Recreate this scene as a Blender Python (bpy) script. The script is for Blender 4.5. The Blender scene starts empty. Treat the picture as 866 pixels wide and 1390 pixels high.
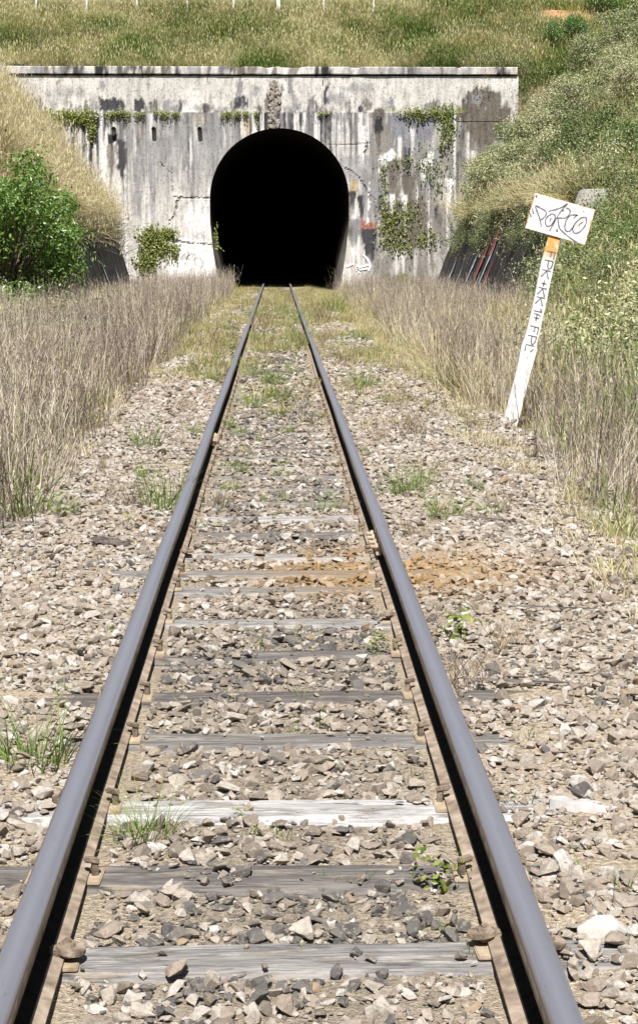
import bpy, bmesh, math, random
import numpy as np
from mathutils import Vector, Matrix, Euler

random.seed(11)
rng = np.random.default_rng(11)
scene = bpy.context.scene
R = math.radians

# ------------------------------------------------------------------ camera
CAM_Z = 1.505
FPX, PCX, PCY = 2527.0, 433.0, 650.0
cam_d = bpy.data.cameras.new('camera')
cam = bpy.data.objects.new('camera', cam_d)
scene.collection.objects.link(cam)
cam.location = (0, 0, CAM_Z)
cam.rotation_euler = (R(90 - 7.06), 0, R(-1.29))
cam_d.sensor_fit = 'VERTICAL'
cam_d.sensor_height = 36.0
cam_d.lens = FPX / 1390 * 36.0
cam_d.shift_y = -45 / 1390
cam_d.clip_start = 0.05
cam_d.clip_end = 2000
scene.camera = cam

# ------------------------------------------------------------------ sky, sun, exposure
SUN_EL, SUN_AZ = 57.0, -3.0          # azimuth: degrees to the right of straight behind the viewer
S = Vector((math.sin(R(SUN_AZ)) * math.cos(R(SUN_EL)), -math.cos(R(SUN_AZ)) * math.cos(R(SUN_EL)), math.sin(R(SUN_EL))))
world = bpy.data.worlds.new('World')
scene.world = world
world.use_nodes = True
wn = world.node_tree
sky = wn.nodes.new('ShaderNodeTexSky')
sky.sky_type = 'NISHITA'
sky.sun_disc = False
sky.sun_elevation = R(SUN_EL)
sky.sun_rotation = math.atan2(S.x, S.y)
sky.dust_density = 1.0
wn.links.new(sky.outputs[0], wn.nodes['Background'].inputs[0])
wn.nodes['Background'].inputs[1].default_value = 0.05
sun_d = bpy.data.lights.new('sun', 'SUN')
sun_d.energy = 5.0
sun_d.angle = R(0.5)
sun_d.color = (1.0, 0.975, 0.935)
sun = bpy.data.objects.new('sun', sun_d)
sun.rotation_euler = S.to_track_quat('Z', 'Y').to_euler()
sun.location = S * 60
scene.collection.objects.link(sun)
scene.view_settings.view_transform = 'Standard'
scene.view_settings.look = 'None'
scene.view_settings.gamma = 1.0
scene.view_settings.use_curve_mapping = False
scene.view_settings.exposure = 0.88
scene.cycles.max_bounces = 5
scene.cycles.diffuse_bounces = 3
scene.cycles.glossy_bounces = 2
scene.cycles.transmission_bounces = 2

# ------------------------------------------------------------------ small helpers
CAM_M = cam.rotation_euler.to_matrix()
def ground_at(px, py, z):
    """where the line of sight through a photo pixel meets the level z"""
    d = CAM_M @ Vector(((px - PCX) / FPX, -(py - PCY) / FPX, -1))
    t = (z - CAM_Z) / d.z
    return Vector((d.x * t, d.y * t, z))

def lin(r, g, b):
    f = lambda c: (c / 12.92 if c <= 0.04045 else ((c + 0.055) / 1.055) ** 2.4)
    return (f(r / 255), f(g / 255), f(b / 255), 1)

def sm(a, b, x):
    t = np.clip((np.asarray(x, float) - a) / (b - a), 0, 1)
    return t * t * (3 - 2 * t)

_tab = np.random.default_rng(3).random((256, 256))
def vnoise(x, y, seed=0):
    x = np.asarray(x, float) + seed * 17.31
    y = np.asarray(y, float) + seed * 9.17
    xi, yi = np.floor(x).astype(int), np.floor(y).astype(int)
    fx, fy = x - xi, y - yi
    fx = fx * fx * (3 - 2 * fx); fy = fy * fy * (3 - 2 * fy)
    g = lambda i, j: _tab[i & 255, j & 255]
    return (g(xi, yi) * (1 - fx) + g(xi + 1, yi) * fx) * (1 - fy) + (g(xi, yi + 1) * (1 - fx) + g(xi + 1, yi + 1) * fx) * fy
def fbm(x, y, seed=0, o=4):
    s, a, n = 0, 0.5, 0
    for k in range(o):
        s = s + a * vnoise(x * 2 ** k, y * 2 ** k, seed + k); n += a; a *= 0.5
    return s / n

def tag(o, label=None, cat=None, group=None, kind=None):
    if label: o['label'] = label
    if cat: o['category'] = cat
    if group: o['group'] = group
    if kind: o['kind'] = kind
    return o

def link(name, me, mat=None, parent=None, loc=None, rot=None):
    o = bpy.data.objects.new(name, me)
    scene.collection.objects.link(o)
    if mat and me and not me.materials: me.materials.append(mat)
    if mat and me and me.materials and me.materials[0] != mat:      # shared mesh, other material
        o.material_slots[0].link = 'OBJECT'; o.material_slots[0].material = mat
    if parent: o.parent = parent
    if loc is not None: o.location = loc
    if rot is not None: o.rotation_euler = rot
    return o

def empty(name, loc=(0, 0, 0), rot=(0, 0, 0)):
    o = bpy.data.objects.new(name, None)
    scene.collection.objects.link(o)
    o.location = loc; o.rotation_euler = rot
    o.empty_display_size = 0.1
    return o

def mesh(name, verts, faces, smooth=False):
    me = bpy.data.meshes.new(name)
    me.from_pydata([tuple(v) for v in verts], [], [tuple(f) for f in faces])
    if smooth: me.shade_smooth()
    me.update()
    return me

def attr(me, name, vals):
    a = me.attributes.new(name, 'FLOAT', 'POINT')
    a.data.foreach_set('value', np.asarray(vals, dtype=np.float32))

def bm_mesh(name, bm, smooth=False):
    me = bpy.data.meshes.new(name)
    bmesh.ops.recalc_face_normals(bm, faces=bm.faces)
    bm.to_mesh(me); bm.free()
    if smooth: me.shade_smooth()
    return me

def bm_box(bm, c, s, rot=None, bev=0):
    r = bmesh.ops.create_cube(bm, size=1)
    vs = r['verts']
    M = Matrix.Translation(c) @ (rot.to_4x4() if rot else Matrix.Identity(4)) @ Matrix.Diagonal((*s, 1))
    bmesh.ops.transform(bm, matrix=M, verts=vs)
    if bev:
        es = list({e for v in vs for e in v.link_edges})
        bmesh.ops.bevel(bm, geom=es, offset=bev, segments=2, affect='EDGES')

def bm_cyl(bm, c, r1, r2, h, seg=12, rot=None):
    r = bmesh.ops.create_cone(bm, cap_ends=True, segments=seg, radius1=r1, radius2=r2, depth=h)
    M = Matrix.Translation(c) @ (rot.to_4x4() if rot else Matrix.Identity(4))
    bmesh.ops.transform(bm, matrix=M, verts=r['verts'])
    return r['verts']

# ------------------------------------------------------------------ materials
class N:
    """tiny node-tree writer"""
    def __init__(s, name):
        s.m = bpy.data.materials.new(name); s.m.use_nodes = True
        s.t = s.m.node_tree
        s.bsdf = s.t.nodes['Principled BSDF']; s.out = s.t.nodes['Material Output']
    def n(s, typ, **kw):
        x = s.t.nodes.new(typ)
        for k, v in kw.items(): setattr(x, k, v)
        return x
    def l(s, a, b): s.t.links.new(a, b)
    def val(s, sock, v):
        if hasattr(v, 'is_linked') or isinstance(v, bpy.types.NodeSocket): s.l(v, sock)
        else: sock.default_value = v
    def noise(s, vec, scale, detail=4, rough=0.55, dist=0):
        x = s.n('ShaderNodeTexNoise'); x.inputs['Scale'].default_value = scale
        x.inputs['Detail'].default_value = detail; x.inputs['Roughness'].default_value = rough
        x.inputs['Distortion'].default_value = dist
        if vec is not None: s.l(vec, x.inputs['Vector'])
        return x.outputs['Fac']
    def mapping(s, vec, scale=(1, 1, 1), rot=(0, 0, 0)):
        x = s.n('ShaderNodeMapping'); x.inputs['Scale'].default_value = scale; x.inputs['Rotation'].default_value = rot
        s.l(vec, x.inputs['Vector']); return x.outputs[0]
    def obj(s): return s.n('ShaderNodeTexCoord').outputs['Object']
    def pos(s): return s.n('ShaderNodeNewGeometry').outputs['Position']
    def rand(s): return s.n('ShaderNodeObjectInfo').outputs['Random']
    def at(s, name, typ='GEOMETRY'):
        x = s.n('ShaderNodeAttribute'); x.attribute_name = name; x.attribute_type = typ
        return x
    def math(s, op, a, b=0.0, clamp=False):
        x = s.n('ShaderNodeMath', operation=op, use_clamp=clamp)
        s.val(x.inputs[0], a); s.val(x.inputs[1], b); return x.outputs[0]
    def ramp(s, fac, stops, interp='LINEAR'):
        x = s.n('ShaderNodeValToRGB'); cr = x.color_ramp; cr.interpolation = interp
        while len(cr.elements) < len(stops): cr.elements.new(0.5)
        for e, (p, c) in zip(cr.elements, stops): e.position = p; e.color = c if len(c) == 4 else (*c, 1)
        s.l(fac, x.inputs[0]); return x.outputs[0]
    def maprange(s, v, a, b, c=0.0, d=1.0):
        x = s.n('ShaderNodeMapRange'); s.l(v, x.inputs[0])
        for i, q in enumerate((a, b, c, d)): x.inputs[i + 1].default_value = q
        return x.outputs[0]
    def mix(s, fac, a, b, typ='MIX'):
        x = s.n('ShaderNodeMix', data_type='RGBA', blend_type=typ)
        s.val(x.inputs[0], fac); s.val(x.inputs[6], a); s.val(x.inputs[7], b); return x.outputs[2]
    def bump(s, h, strength=0.5, dist=0.01):
        x = s.n('ShaderNodeBump'); x.inputs['Strength'].default_value = strength; x.inputs['Distance'].default_value = dist
        s.l(h, x.inputs['Height']); s.l(x.outputs[0], s.bsdf.inputs['Normal'])
    def done(s, col=None, rough=0.9, metal=0.0, spec=0.3):
        if col is not None: s.val(s.bsdf.inputs['Base Color'], col)
        s.val(s.bsdf.inputs['Roughness'], rough); s.val(s.bsdf.inputs['Metallic'], metal)
        s.val(s.bsdf.inputs['Specular IOR Level'], spec)
        return s.m

def leaf_mat(name, stops, trans=0.3, blade_k=0.5, gloss=0.0):
    """foliage: colour picked by the clump's own tint and by each blade's own value"""
    q = N(name)
    q.t.nodes.remove(q.bsdf)
    tint = q.at('tint', 'INSTANCER').outputs['Fac']
    bl = q.at('blade').outputs['Fac']
    f = q.math('ADD', tint, q.math('MULTIPLY', q.math('SUBTRACT', bl, 0.5), blade_k), True)
    c = q.ramp(f, stops)
    d = q.n('ShaderNodeBsdfDiffuse'); q.l(c, d.inputs[0])
    t = q.n('ShaderNodeBsdfTranslucent'); q.l(c, t.inputs[0])
    m = q.n('ShaderNodeMixShader'); m.inputs[0].default_value = trans
    q.l(d.outputs[0], m.inputs[1]); q.l(t.outputs[0], m.inputs[2])
    o = m.outputs[0]
    if gloss:
        g = q.n('ShaderNodeBsdfGlossy'); g.inputs['Roughness'].default_value = 0.4
        g.inputs[0].default_value = (1, 1, 1, 1)
        m2 = q.n('ShaderNodeMixShader'); m2.inputs[0].default_value = gloss
        q.l(o, m2.inputs[1]); q.l(g.outputs[0], m2.inputs[2]); o = m2.outputs[0]
    q.l(o, q.out.inputs[0])
    return q.m

M = {}
M['straw'] = leaf_mat('dry_grass', [(0, (.14, .17, .045)), (.22, (.30, .27, .105)), (.5, (.47, .39, .21)), (1, (.60, .53, .34))], .3, .5)
M['green'] = leaf_mat('green_grass', [(0, (.075, .13, .025)), (.35, (.17, .25, .06)), (.62, (.37, .38, .14)), (1, (.60, .54, .32))], .35, .75)
M['stalk'] = leaf_mat('dead_stalks', [(0, (.07, .05, .042)), (.35, (.21, .165, .14)), (.7, (.40, .33, .275)), (1, (.58, .52, .40))], .1, 1.1)
M['scrub'] = leaf_mat('scrub_leaf', [(0, (.06, .09, .025)), (.3, (.15, .19, .07)), (.65, (.27, .29, .145)), (1, (.45, .43, .26))], .15, .6, .02)
M['bright'] = leaf_mat('bright_leaf', [(0, (.045, .10, .014)), (.5, (.11, .21, .03)), (1, (.22, .33, .06))], .35, .8, .05)
M['ivy'] = leaf_mat('creeper_leaf', [(0, (.06, .09, .015)), (.5, (.16, .20, .03)), (1, (.30, .30, .09))], .25, .9, .03)
M['tuft'] = leaf_mat('tuft_blade', [(0, (.085, .155, .028)), (.45, (.18, .26, .065)), (.8, (.34, .36, .15)), (1, (.52, .46, .28))], .3, .75)
M['weed'] = leaf_mat('dry_weed', [(0, (.10, .07, .05)), (.5, (.22, .16, .11)), (1, (.38, .31, .2))], .1, .9)
M['orange'] = leaf_mat('orange_grass', [(0, (.36, .22, .07)), (1, (.55, .36, .14))], .3, .6)

# soil sheet
q = N('soil'); p = q.pos()
a_ = q.noise(p, 1.3, 5); b_ = q.noise(p, 14, 5)
c = q.ramp(a_, [(.3, (.17, .135, .08)), (.5, (.30, .245, .15)), (.7, (.40, .34, .21))])
c = q.mix(q.maprange(b_, .4, .65, 0, .7), c, (.12, .10, .065, 1))
c = q.mix(q.maprange(q.noise(p, 45, 4), .5, .62, 0, .6), c, (.46, .40, .29, 1))
q.bump(q.math('ADD', b_, q.noise(p, 50, 3)), 1, .06); re = q.n('ShaderNodeVectorMath', operation='DISTANCE'); q.l(p, re.inputs[0]); re.inputs[1].default_value = (12.6, 81.0, 12.0)
c = q.mix(q.maprange(q.math('ADD', re.outputs['Value'], q.math('MULTIPLY', a_, 1.5)), 2.2, 3.4, .9, 0), c, (.55, .30, .16, 1))
M['soil'] = q.done(c, 1, 0, .1)

# ballast bed fines
q = N('ballast_fines'); p = q.pos()
x = q.n('ShaderNodeSeparateXYZ'); q.l(p, x.inputs[0])
ax = q.math('ABSOLUTE', x.outputs[0])
n1 = q.noise(p, 3.0, 5); n2 = q.noise(p, 60, 4); n3 = q.noise(p, 150, 2)
c = q.ramp(n2, [(.3, (.20, .16, .115)), (.5, (.40, .325, .235)), (.68, (.58, .49, .37))])
oil = q.maprange(q.math('ADD', ax, q.math('MULTIPLY', n1, .5)), .45, .95, .5, 0)
c = q.mix(oil, c, (.15, .13, .11, 1))
n4 = q.n('ShaderNodeVectorMath', operation='DISTANCE'); q.l(p, n4.inputs[0]); n4.inputs[1].default_value = (.62, 9.55, -.15)
rust = q.maprange(q.math('ADD', n4.outputs['Value'], q.math('MULTIPLY', n1, .5)), .45, 1.2, .6, 0)
c = q.mix(rust, c, (.36, .21, .075, 1))
q.bump(q.math('ADD', n2, n3), .9, .02); M['fines'] = q.done(c, 1, 0, .1)

# ballast stones: one colour per stone, oily ones commoner between the rails
q = N('ballast_stone'); ob = q.obj(); p = q.pos()
t = q.at('tint', 'INSTANCER').outputs['Fac']
c = q.ramp(t, [(0, (.085, .08, .078)), (.16, (.19, .172, .158)), (.20, (.24, .195, .155)), (.42, (.39, .315, .25)), (.62, (.49, .415, .34)), (.82, (.57, .505, .435)), (.96, (.67, .63, .585)), (1, (.42, .30, .19))])
nn = q.noise(ob, 1.6, 6, .65)
c = q.mix(q.maprange(nn, .4, .62, .0, .8), c, q.mix(.6, c, (.13, .115, .105, 1)))
n5 = q.noise(ob, 2.2, 4, .6)
c = q.mix(q.maprange(n5, .52, .66, 0, .42), c, (.56, .49, .39, 1))
n4 = q.n('ShaderNodeVectorMath', operation='DISTANCE'); q.l(p, n4.inputs[0]); n4.inputs[1].default_value = (.62, 9.55, -.15)
rust = q.maprange(q.math('ADD', n4.outputs['Value'], q.math('MULTIPLY', t, .5)), .45, 1.25, .7, 0)
c = q.mix(rust, c, (.42, .25, .09, 1))
q.bump(q.noise(ob, 7, 6, .7), .55, .25); M['stone'] = q.done(c, .9, 0, .25)

# old sleepers: grey grain, dark and bleached ones
q = N('weathered_timber'); ob = q.obj(); p = q.pos()
g1 = q.noise(q.mapping(ob, (3.2, 26, 26)), 1.0, 7, .7, 1.2)
g2 = q.noise(q.mapping(ob, (5, 16, 16)), 1.0, 6, .65)
g3 = q.noise(q.mapping(ob, (5, 120, 120)), 1.0, 3, .6)
base = q.at('tint', 'INSTANCER').outputs['Fac']
c1 = q.ramp(g1, [(.28, (.045, .04, .04)), (.45, (.10, .087, .08)), (.6, (.17, .148, .13)), (.78, (.26, .228, .195))])
c2 = q.ramp(g1, [(.25, (.13, .12, .115)), (.42, (.36, .345, .335)), (.6, (.54, .52, .49)), (.8, (.64, .61, .56))])
c = q.mix(base, c1, c2)
c = q.mix(q.maprange(g2, .52, .62, 0, .7), c, (.07, .063, .06, 1))
c = q.mix(q.maprange(q.noise(q.mapping(ob, (4, 14, 14)), 1.3, 5), .56, .66, 0, .6), c, (.36, .30, .23, 1))
c = q.mix(q.maprange(g3, .58, .66, 0, .6), c, (.03, .026, .025, 1))
n4 = q.n('ShaderNodeVectorMath', operation='DISTANCE'); q.l(p, n4.inputs[0]); n4.inputs[1].default_value = (.5, 9.5, -.15)
rust = q.maprange(q.math('ADD', n4.outputs['Value'], q.math('MULTIPLY', g2, .9)), .5, 1.3, .65, 0)
c = q.mix(rust, c, q.mix(g1, (.12, .075, .035, 1), (.44, .29, .14, 1)))
q.bump(q.math('ADD', g1, q.math('MULTIPLY', g3, .6)), .9, .02); M['timber'] = q.done(c, .95, 0, .15)

# steel
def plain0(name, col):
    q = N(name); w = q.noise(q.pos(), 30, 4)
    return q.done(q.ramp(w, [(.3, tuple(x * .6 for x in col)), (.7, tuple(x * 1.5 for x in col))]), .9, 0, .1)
q = N('worn_rail_steel'); p = q.pos(); ob = q.obj()
x = q.n('ShaderNodeSeparateXYZ'); q.l(ob, x.inputs[0])
s1 = q.noise(q.mapping(p, (90, .5, 1)), 1, 4)
s2 = q.noise(q.mapping(p, (60, 5, 60)), 1, 5, .7)
s3 = q.noise(q.mapping(p, (160, 60, 160)), 1, 3)
c = q.ramp(s1, [(.3, (.20, .195, .22)), (.7, (.25, .245, .275))])
strip = q.maprange(q.math('ADD', q.math('ABSOLUTE', q.math('ADD', x.outputs[0], .003)), q.math('MULTIPLY', s1, .012)), .010, .026, 1, 0)
c = q.mix(q.math('MULTIPLY', strip, .6), c, (.36, .355, .385, 1))
c = q.mix(q.maprange(q.math('ADD', q.math('ABSOLUTE', x.outputs[0]), q.math('MULTIPLY', s2, .01)), .033, .040, 0, .8), c, (.15, .115, .085, 1))
c = q.mix(q.maprange(s2, .60, .74, 0, .45), c, (.13, .105, .09, 1))
c = q.mix(q.maprange(s3, .66, .72, 0, .5), c, (.09, .08, .075, 1))
q.bump(s3, .15, .002)
M['steel'] = q.done(c, q.maprange(strip, 0, 1, .55, .36), .55, .5)
q = N('rusty_rail_side'); p = q.pos()
s1 = q.noise(p, 18, 5); s2 = q.noise(p, 120, 3)
c = q.ramp(s1, [(.3, (.12, .09, .065)), (.5, (.24, .185, .14)), (.7, (.36, .295, .23))])
q.bump(s2, .4, .003); M['rail_side'] = q.done(c, .85, 0, .2)
M['rail_web_shade'] = plain0('painted_rail_web_shade', (.018, .015, .013))  # dark rusty web, blackened to paint in the shade under the rail head
q = N('rusty_fastening'); p = q.pos()
s1 = q.noise(p, 22, 5); s2 = q.noise(p, 90, 4)
c = q.ramp(s1, [(.3, (.08, .06, .045)), (.48, (.17, .13, .095)), (.62, (.26, .21, .155)), (.75, (.34, .29, .23))])
q.bump(q.math('ADD', s1, s2), 1, .006); M['rust'] = q.done(c, .85, 0, .2)
q = N('rusty_plate'); p = q.pos()
s1 = q.noise(p, 12, 5); s2 = q.noise(p, 90, 4)
c = q.ramp(s1, [(.3, (.20, .14, .085)), (.5, (.31, .245, .17)), (.7, (.40, .335, .25))])
q.bump(s2, .6, .004); M['plate'] = q.done(c, .9, 0, .15)

# portal concrete: its stains are in the mesh attribute 'Col'
q = N('stained_concrete'); p = q.pos()
v = q.n('ShaderNodeVertexColor'); v.layer_name = 'Col'
f1 = q.noise(q.mapping(p, (7, 7, 1.2)), 1, 6, .65)
f2 = q.noise(p, 11, 6, .7)
c = q.mix(q.maprange(f1, .45, .68, 0, .8), v.outputs[0], (.52, .50, .48, 1), 'MULTIPLY')
c = q.mix(q.maprange(f2, .53, .64, 0, .8), c, (.42, .40, .38, 1), 'MULTIPLY')
f3 = q.noise(p, 26, 5, .7); c = q.mix(q.maprange(f3, .60, .68, 0, .22), c, (.70, .68, .65, 1))
q.bump(q.math('ADD', f2, q.noise(p, 40, 4)), .5, .03); M['concrete'] = q.done(c, .95, 0, .15)

q = N('dark_stained_concrete'); p = q.pos()
w1 = q.noise(q.mapping(p, (1.0, 1.7, .5)), 1, 7, .8, .7)
w2 = q.noise(q.mapping(p, (1.0, 6, .7)), 1, 6, .75, .8)
w3 = q.noise(p, 6, 6, .7)
c = q.ramp(w1, [(.40, (.018, .017, .018)), (.54, (.05, .046, .044)), (.64, (.12, .11, .105)), (.76, (.26, .245, .23))])
c = q.mix(q.maprange(w2, .58, .70, 0, .5), c, (.34, .33, .35, 1))
c = q.mix(q.maprange(w3, .5, .7, 0, .5), c, (.05, .045, .042, 1))
q.bump(q.math('ADD', w3, w2), .7, .04); M['wing'] = q.done(c, .95, 0, .15)

q = N('grey_concrete'); p = q.pos()
w1 = q.noise(q.mapping(p, (7, 7, 1.0)), 1, 5, .7); w3 = q.noise(p, 8, 6, .7)
c = q.ramp(w1, [(.3, (.22, .205, .19)), (.5, (.44, .415, .385)), (.7, (.56, .53, .49))])
c = q.mix(q.maprange(w3, .5, .72, 0, .5), c, (.16, .15, .13, 1))
q.bump(w3, .6, .03); M['pier'] = q.done(c, .95, 0, .15)

q = N('sooty_lining_lit_mouth'); p = q.pos()
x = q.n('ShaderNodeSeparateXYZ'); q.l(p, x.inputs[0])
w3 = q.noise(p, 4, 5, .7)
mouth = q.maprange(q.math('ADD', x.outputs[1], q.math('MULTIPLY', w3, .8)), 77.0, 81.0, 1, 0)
mouth = q.math('MULTIPLY', mouth, q.maprange(q.math('ADD', x.outputs[2], w3), 1.6, 3.4, 1, 0))  # paler low down at the mouth: sunlit jambs painted over the soot
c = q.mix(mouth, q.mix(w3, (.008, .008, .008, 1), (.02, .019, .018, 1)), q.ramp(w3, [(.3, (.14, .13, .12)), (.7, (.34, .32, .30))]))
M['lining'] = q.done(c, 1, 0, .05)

q = N('rubble'); p = q.pos()
w3 = q.noise(p, 9, 6, .75)
c = q.ramp(w3, [(.3, (.10, .085, .07)), (.5, (.27, .235, .20)), (.7, (.44, .40, .35))])
q.bump(w3, 1, .06); M['rubble'] = q.done(c, 1, 0, .1)

def plain(name, col, rough=.8, metal=0.0, var=.25, scale=30):
    q = N(name); w = q.noise(q.obj(), scale, 5, .6)
    d = tuple(x * (1 - var) for x in col[:3]) + (1,)
    u = tuple(min(1, x * (1 + var)) for x in col[:3]) + (1,)
    q.bump(w, .25, .004)
    return q.done(q.ramp(w, [(.3, d), (.7, u)]), rough, metal, .3)
M['bark'] = plain('bark', (.14, .11, .08), .95, 0, .4, 12)
M['iron'] = plain('dark_iron', (.03, .03, .032), .7, 0, .4)
M['black_paint'] = plain('black_spray_paint', (.035, .035, .045), .6)
M['grey_paint'] = plain('grey_marker', (.15, .15, .175), .6, 0, .4, 60)
M['white_paint'] = plain('white_spray_paint', (.8, .8, .8), .7, 0, .1)
M['red_paint'] = plain('red_spray_paint', (.42, .09, .075), .7, 0, .3, 8)
M['pale_paint'] = plain('pale_blue_paint', (.42, .45, .50), .7, 0, .35, 8)
M['fence_white'] = plain('pale_fence_post', (.72, .72, .72), .7, 0, .12)
M['wire'] = plain('wire', (.25, .25, .25), .5, .6)
M['bleached'] = plain('bleached_wood', (.42, .40, .385), .95, 0, .3, 14)
M['moss'] = plain('moss', (.12, .14, .02), 1, 0, .5, 9)

q = N('whitewashed_stone'); ob = q.obj()
w = q.noise(ob, 9, 5, .7)
c = q.ramp(w, [(.26, (.40, .34, .26)), (.36, (.42, .39, .35)), (.60, (.48, .455, .42)), (.68, (.22, .20, .19)), (.78, (.44, .42, .39))])
q.bump(q.noise(ob, 25, 4), .4, .01); M['white_stone'] = q.done(c, .85, 0, .2)

# painted sign: rust creeps in from the edges and through the paint
def rusty_white(name, hx, hz, edge, spots, right_bias=0):
    q = N(name); ob = q.obj()
    x = q.n('ShaderNodeSeparateXYZ'); q.l(ob, x.inputs[0])
    dx = q.math('SUBTRACT', hx, q.math('ABSOLUTE', x.outputs[0]))
    dz = q.math('SUBTRACT', hz, q.math('ABSOLUTE', x.outputs[2]))
    d = q.math('MINIMUM', dx, dz)
    w = q.noise(ob, 26, 6, .7); w2 = q.noise(ob, 9, 5, .6)
    e = q.maprange(q.math('SUBTRACT', d, q.math('MULTIPLY', q.math('SUBTRACT', w, .42), edge * 5)), 0, edge, 1, 0)
    th = q.math('ADD', w, q.math('MULTIPLY', x.outputs[0], right_bias))
    sp = q.maprange(th, spots, spots + .06, 0, 1)
    f = q.math('MAXIMUM', e, sp, True)
    c = q.mix(q.maprange(w2, .42, .66, 0, .8), (.74, .73, .74, 1), (.54, .50, .47, 1))
    c = q.mix(f, c, q.ramp(w2, [(.35, (.30, .11, .02)), (.55, (.58, .27, .06)), (.75, (.68, .42, .16))]))
    return q.done(c, .6, 0, .4)
M['board'] = rusty_white('rusty_white_board', .332, .195, .008, .615, .16)

q = N('flaking_white_post'); ob = q.obj()
x = q.n('ShaderNodeSeparateXYZ'); q.l(ob, x.inputs[0])
w = q.noise(q.mapping(ob, (30, 30, 9)), 1, 6, .7); w2 = q.noise(ob, 14, 5)
c = q.mix(q.maprange(w2, .45, .66, 0, .8), (.76, .74, .72, 1), (.50, .45, .41, 1))
top = q.maprange(q.math('ADD', x.outputs[2], q.math('MULTIPLY', w, .16)), 1.88, 1.98, 0, 1)
c = q.mix(q.math('MULTIPLY', top, q.maprange(w2, .3, .5, .4, 1)), c, (.62, .31, .08, 1))
c = q.mix(q.maprange(w, .64, .72, 0, .8), c, (.36, .24, .16, 1))
low = q.maprange(x.outputs[2], .02, .16, .7, 0)
c = q.mix(q.math('MULTIPLY', low, w2), c, (.3, .25, .19, 1))
q.bump(w, .5, .006); M['post'] = q.done(c, .75, 0, .25)

# ------------------------------------------------------------------ the lie of the land
PY = 76.0                                    # face of the tunnel portal
PX0, PX1 = -11.0, 9.74
LW_Y, RW_Y = 57.0, 45.6                      # near ends of the two side walls
def H(x, y):
    x = np.asarray(x, float); y = np.asarray(y, float)
    ax = np.abs(x); rt = x > 0
    edge = np.where(rt, 1.95, 1.7)
    z = -0.19 - 0.20 * sm(edge - 0.4, edge + 0.7, ax)
    z = z + 0.03 * (fbm(x * 1.5, y * 1.5, 5) - .5) * sm(1.2, 2.2, ax)
    b0 = np.where(rt, 4.5, 6.2)
    sl = np.where(rt, 0.75, 1.5)
    d = np.maximum(0, ax - b0)
    nb = sl * d * d / (d + .5)
    nb = np.where(ax > 7.9, np.where(rt, .75 * (3.4 ** 2 / 3.9), 1.5 * (1.7 ** 2 / 2.2)) + 1.2 * (ax - 7.9), nb)
    aw = np.where(rt, ax, ax + .75)
    wl = np.where(aw < 7.15, 0, np.where(aw < 7.9, 3.1 * (aw - 7.15) / .75, 3.1 + 1.2 * (aw - 7.9)))
    ys = np.where(rt, RW_Y, LW_Y)
    t = sm(ys - 1.6, ys + .5, y)
    bank = nb * (1 - t) + wl * t
    cap = 9.4 + .22 * (ax - 12.8)
    bank = np.where(bank > cap, cap, bank)
    bank = bank + 0.5 * (fbm(x * .5, y * .5, 8) - .5) * sm(7.9, 9.5, ax)
    low = z + bank
    dd = y - 76.9
    hill = 8.58 + .72 * np.clip(dd, 0, 4.1) + .15 * np.maximum(0, dd - 4.1) + 0.35 * (fbm(x * .4, y * .4, 2) - .5) * sm(0.3, 2, dd)
    hill = np.maximum(hill, np.where(dd > 0, cap + .25 * np.clip(dd, 0, 6), 0)) * 1.0
    inp = (x > PX0 + .1) & (x < PX1 - .1)
    s_in = sm(PY + .25, PY + .8, y)
    s_out = sm(PY - 1.5, PY + 2.5, y)
    s = np.where(inp, s_in, s_out)
    return low * (1 - s) + hill * s

xs = np.unique(np.round(np.concatenate([np.arange(-3, 3.01, .25), np.arange(-16, 16.01, .35), np.arange(-40, 40.1, 3), np.linspace(-300, 300, 25), [PX0 + .09, PX0 + .11, PX1 - .11, PX1 - .09, 7.15, 7.9, -6.4, -7.15]]), 3))
ys = np.unique(np.round(np.concatenate([np.arange(-3, 40, .5), np.arange(40, 90, .4), np.arange(90, 130, 4), np.linspace(130, 500, 12), np.arange(76.0, 77.0, .1), np.linspace(-60, -3, 8)]), 3))
GX, GY = np.meshgrid(xs, ys)
GZ = H(GX, GY)
dip = sm(1.8, 1.5, np.abs(GX)) * .10          # the ballast bed lies on top here
GZ = np.where(GY < 76.2, GZ - dip, GZ)
nx, ny = len(xs), len(ys)
ii = np.arange(nx * ny).reshape(ny, nx)
Fq = np.stack([ii[:-1, :-1], ii[:-1, 1:], ii[1:, 1:], ii[1:, :-1]], -1).reshape(-1, 4)
cx = (GX[:-1, :-1] + GX[1:, 1:]).ravel() / 2; cy = (GY[:-1, :-1] + GY[1:, 1:]).ravel() / 2
keep = ~((np.abs(cx) < 3.6) & (cy > 75.9) & (cy < 76.95))
ground = link('ground', mesh('ground', np.stack([GX.ravel(), GY.ravel(), GZ.ravel()], 1), Fq[keep], True), M['soil'])
tag(ground, 'brown soil of the railway cutting with its steep sides and the hill over the tunnel', 'ground', kind='structure')

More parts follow.
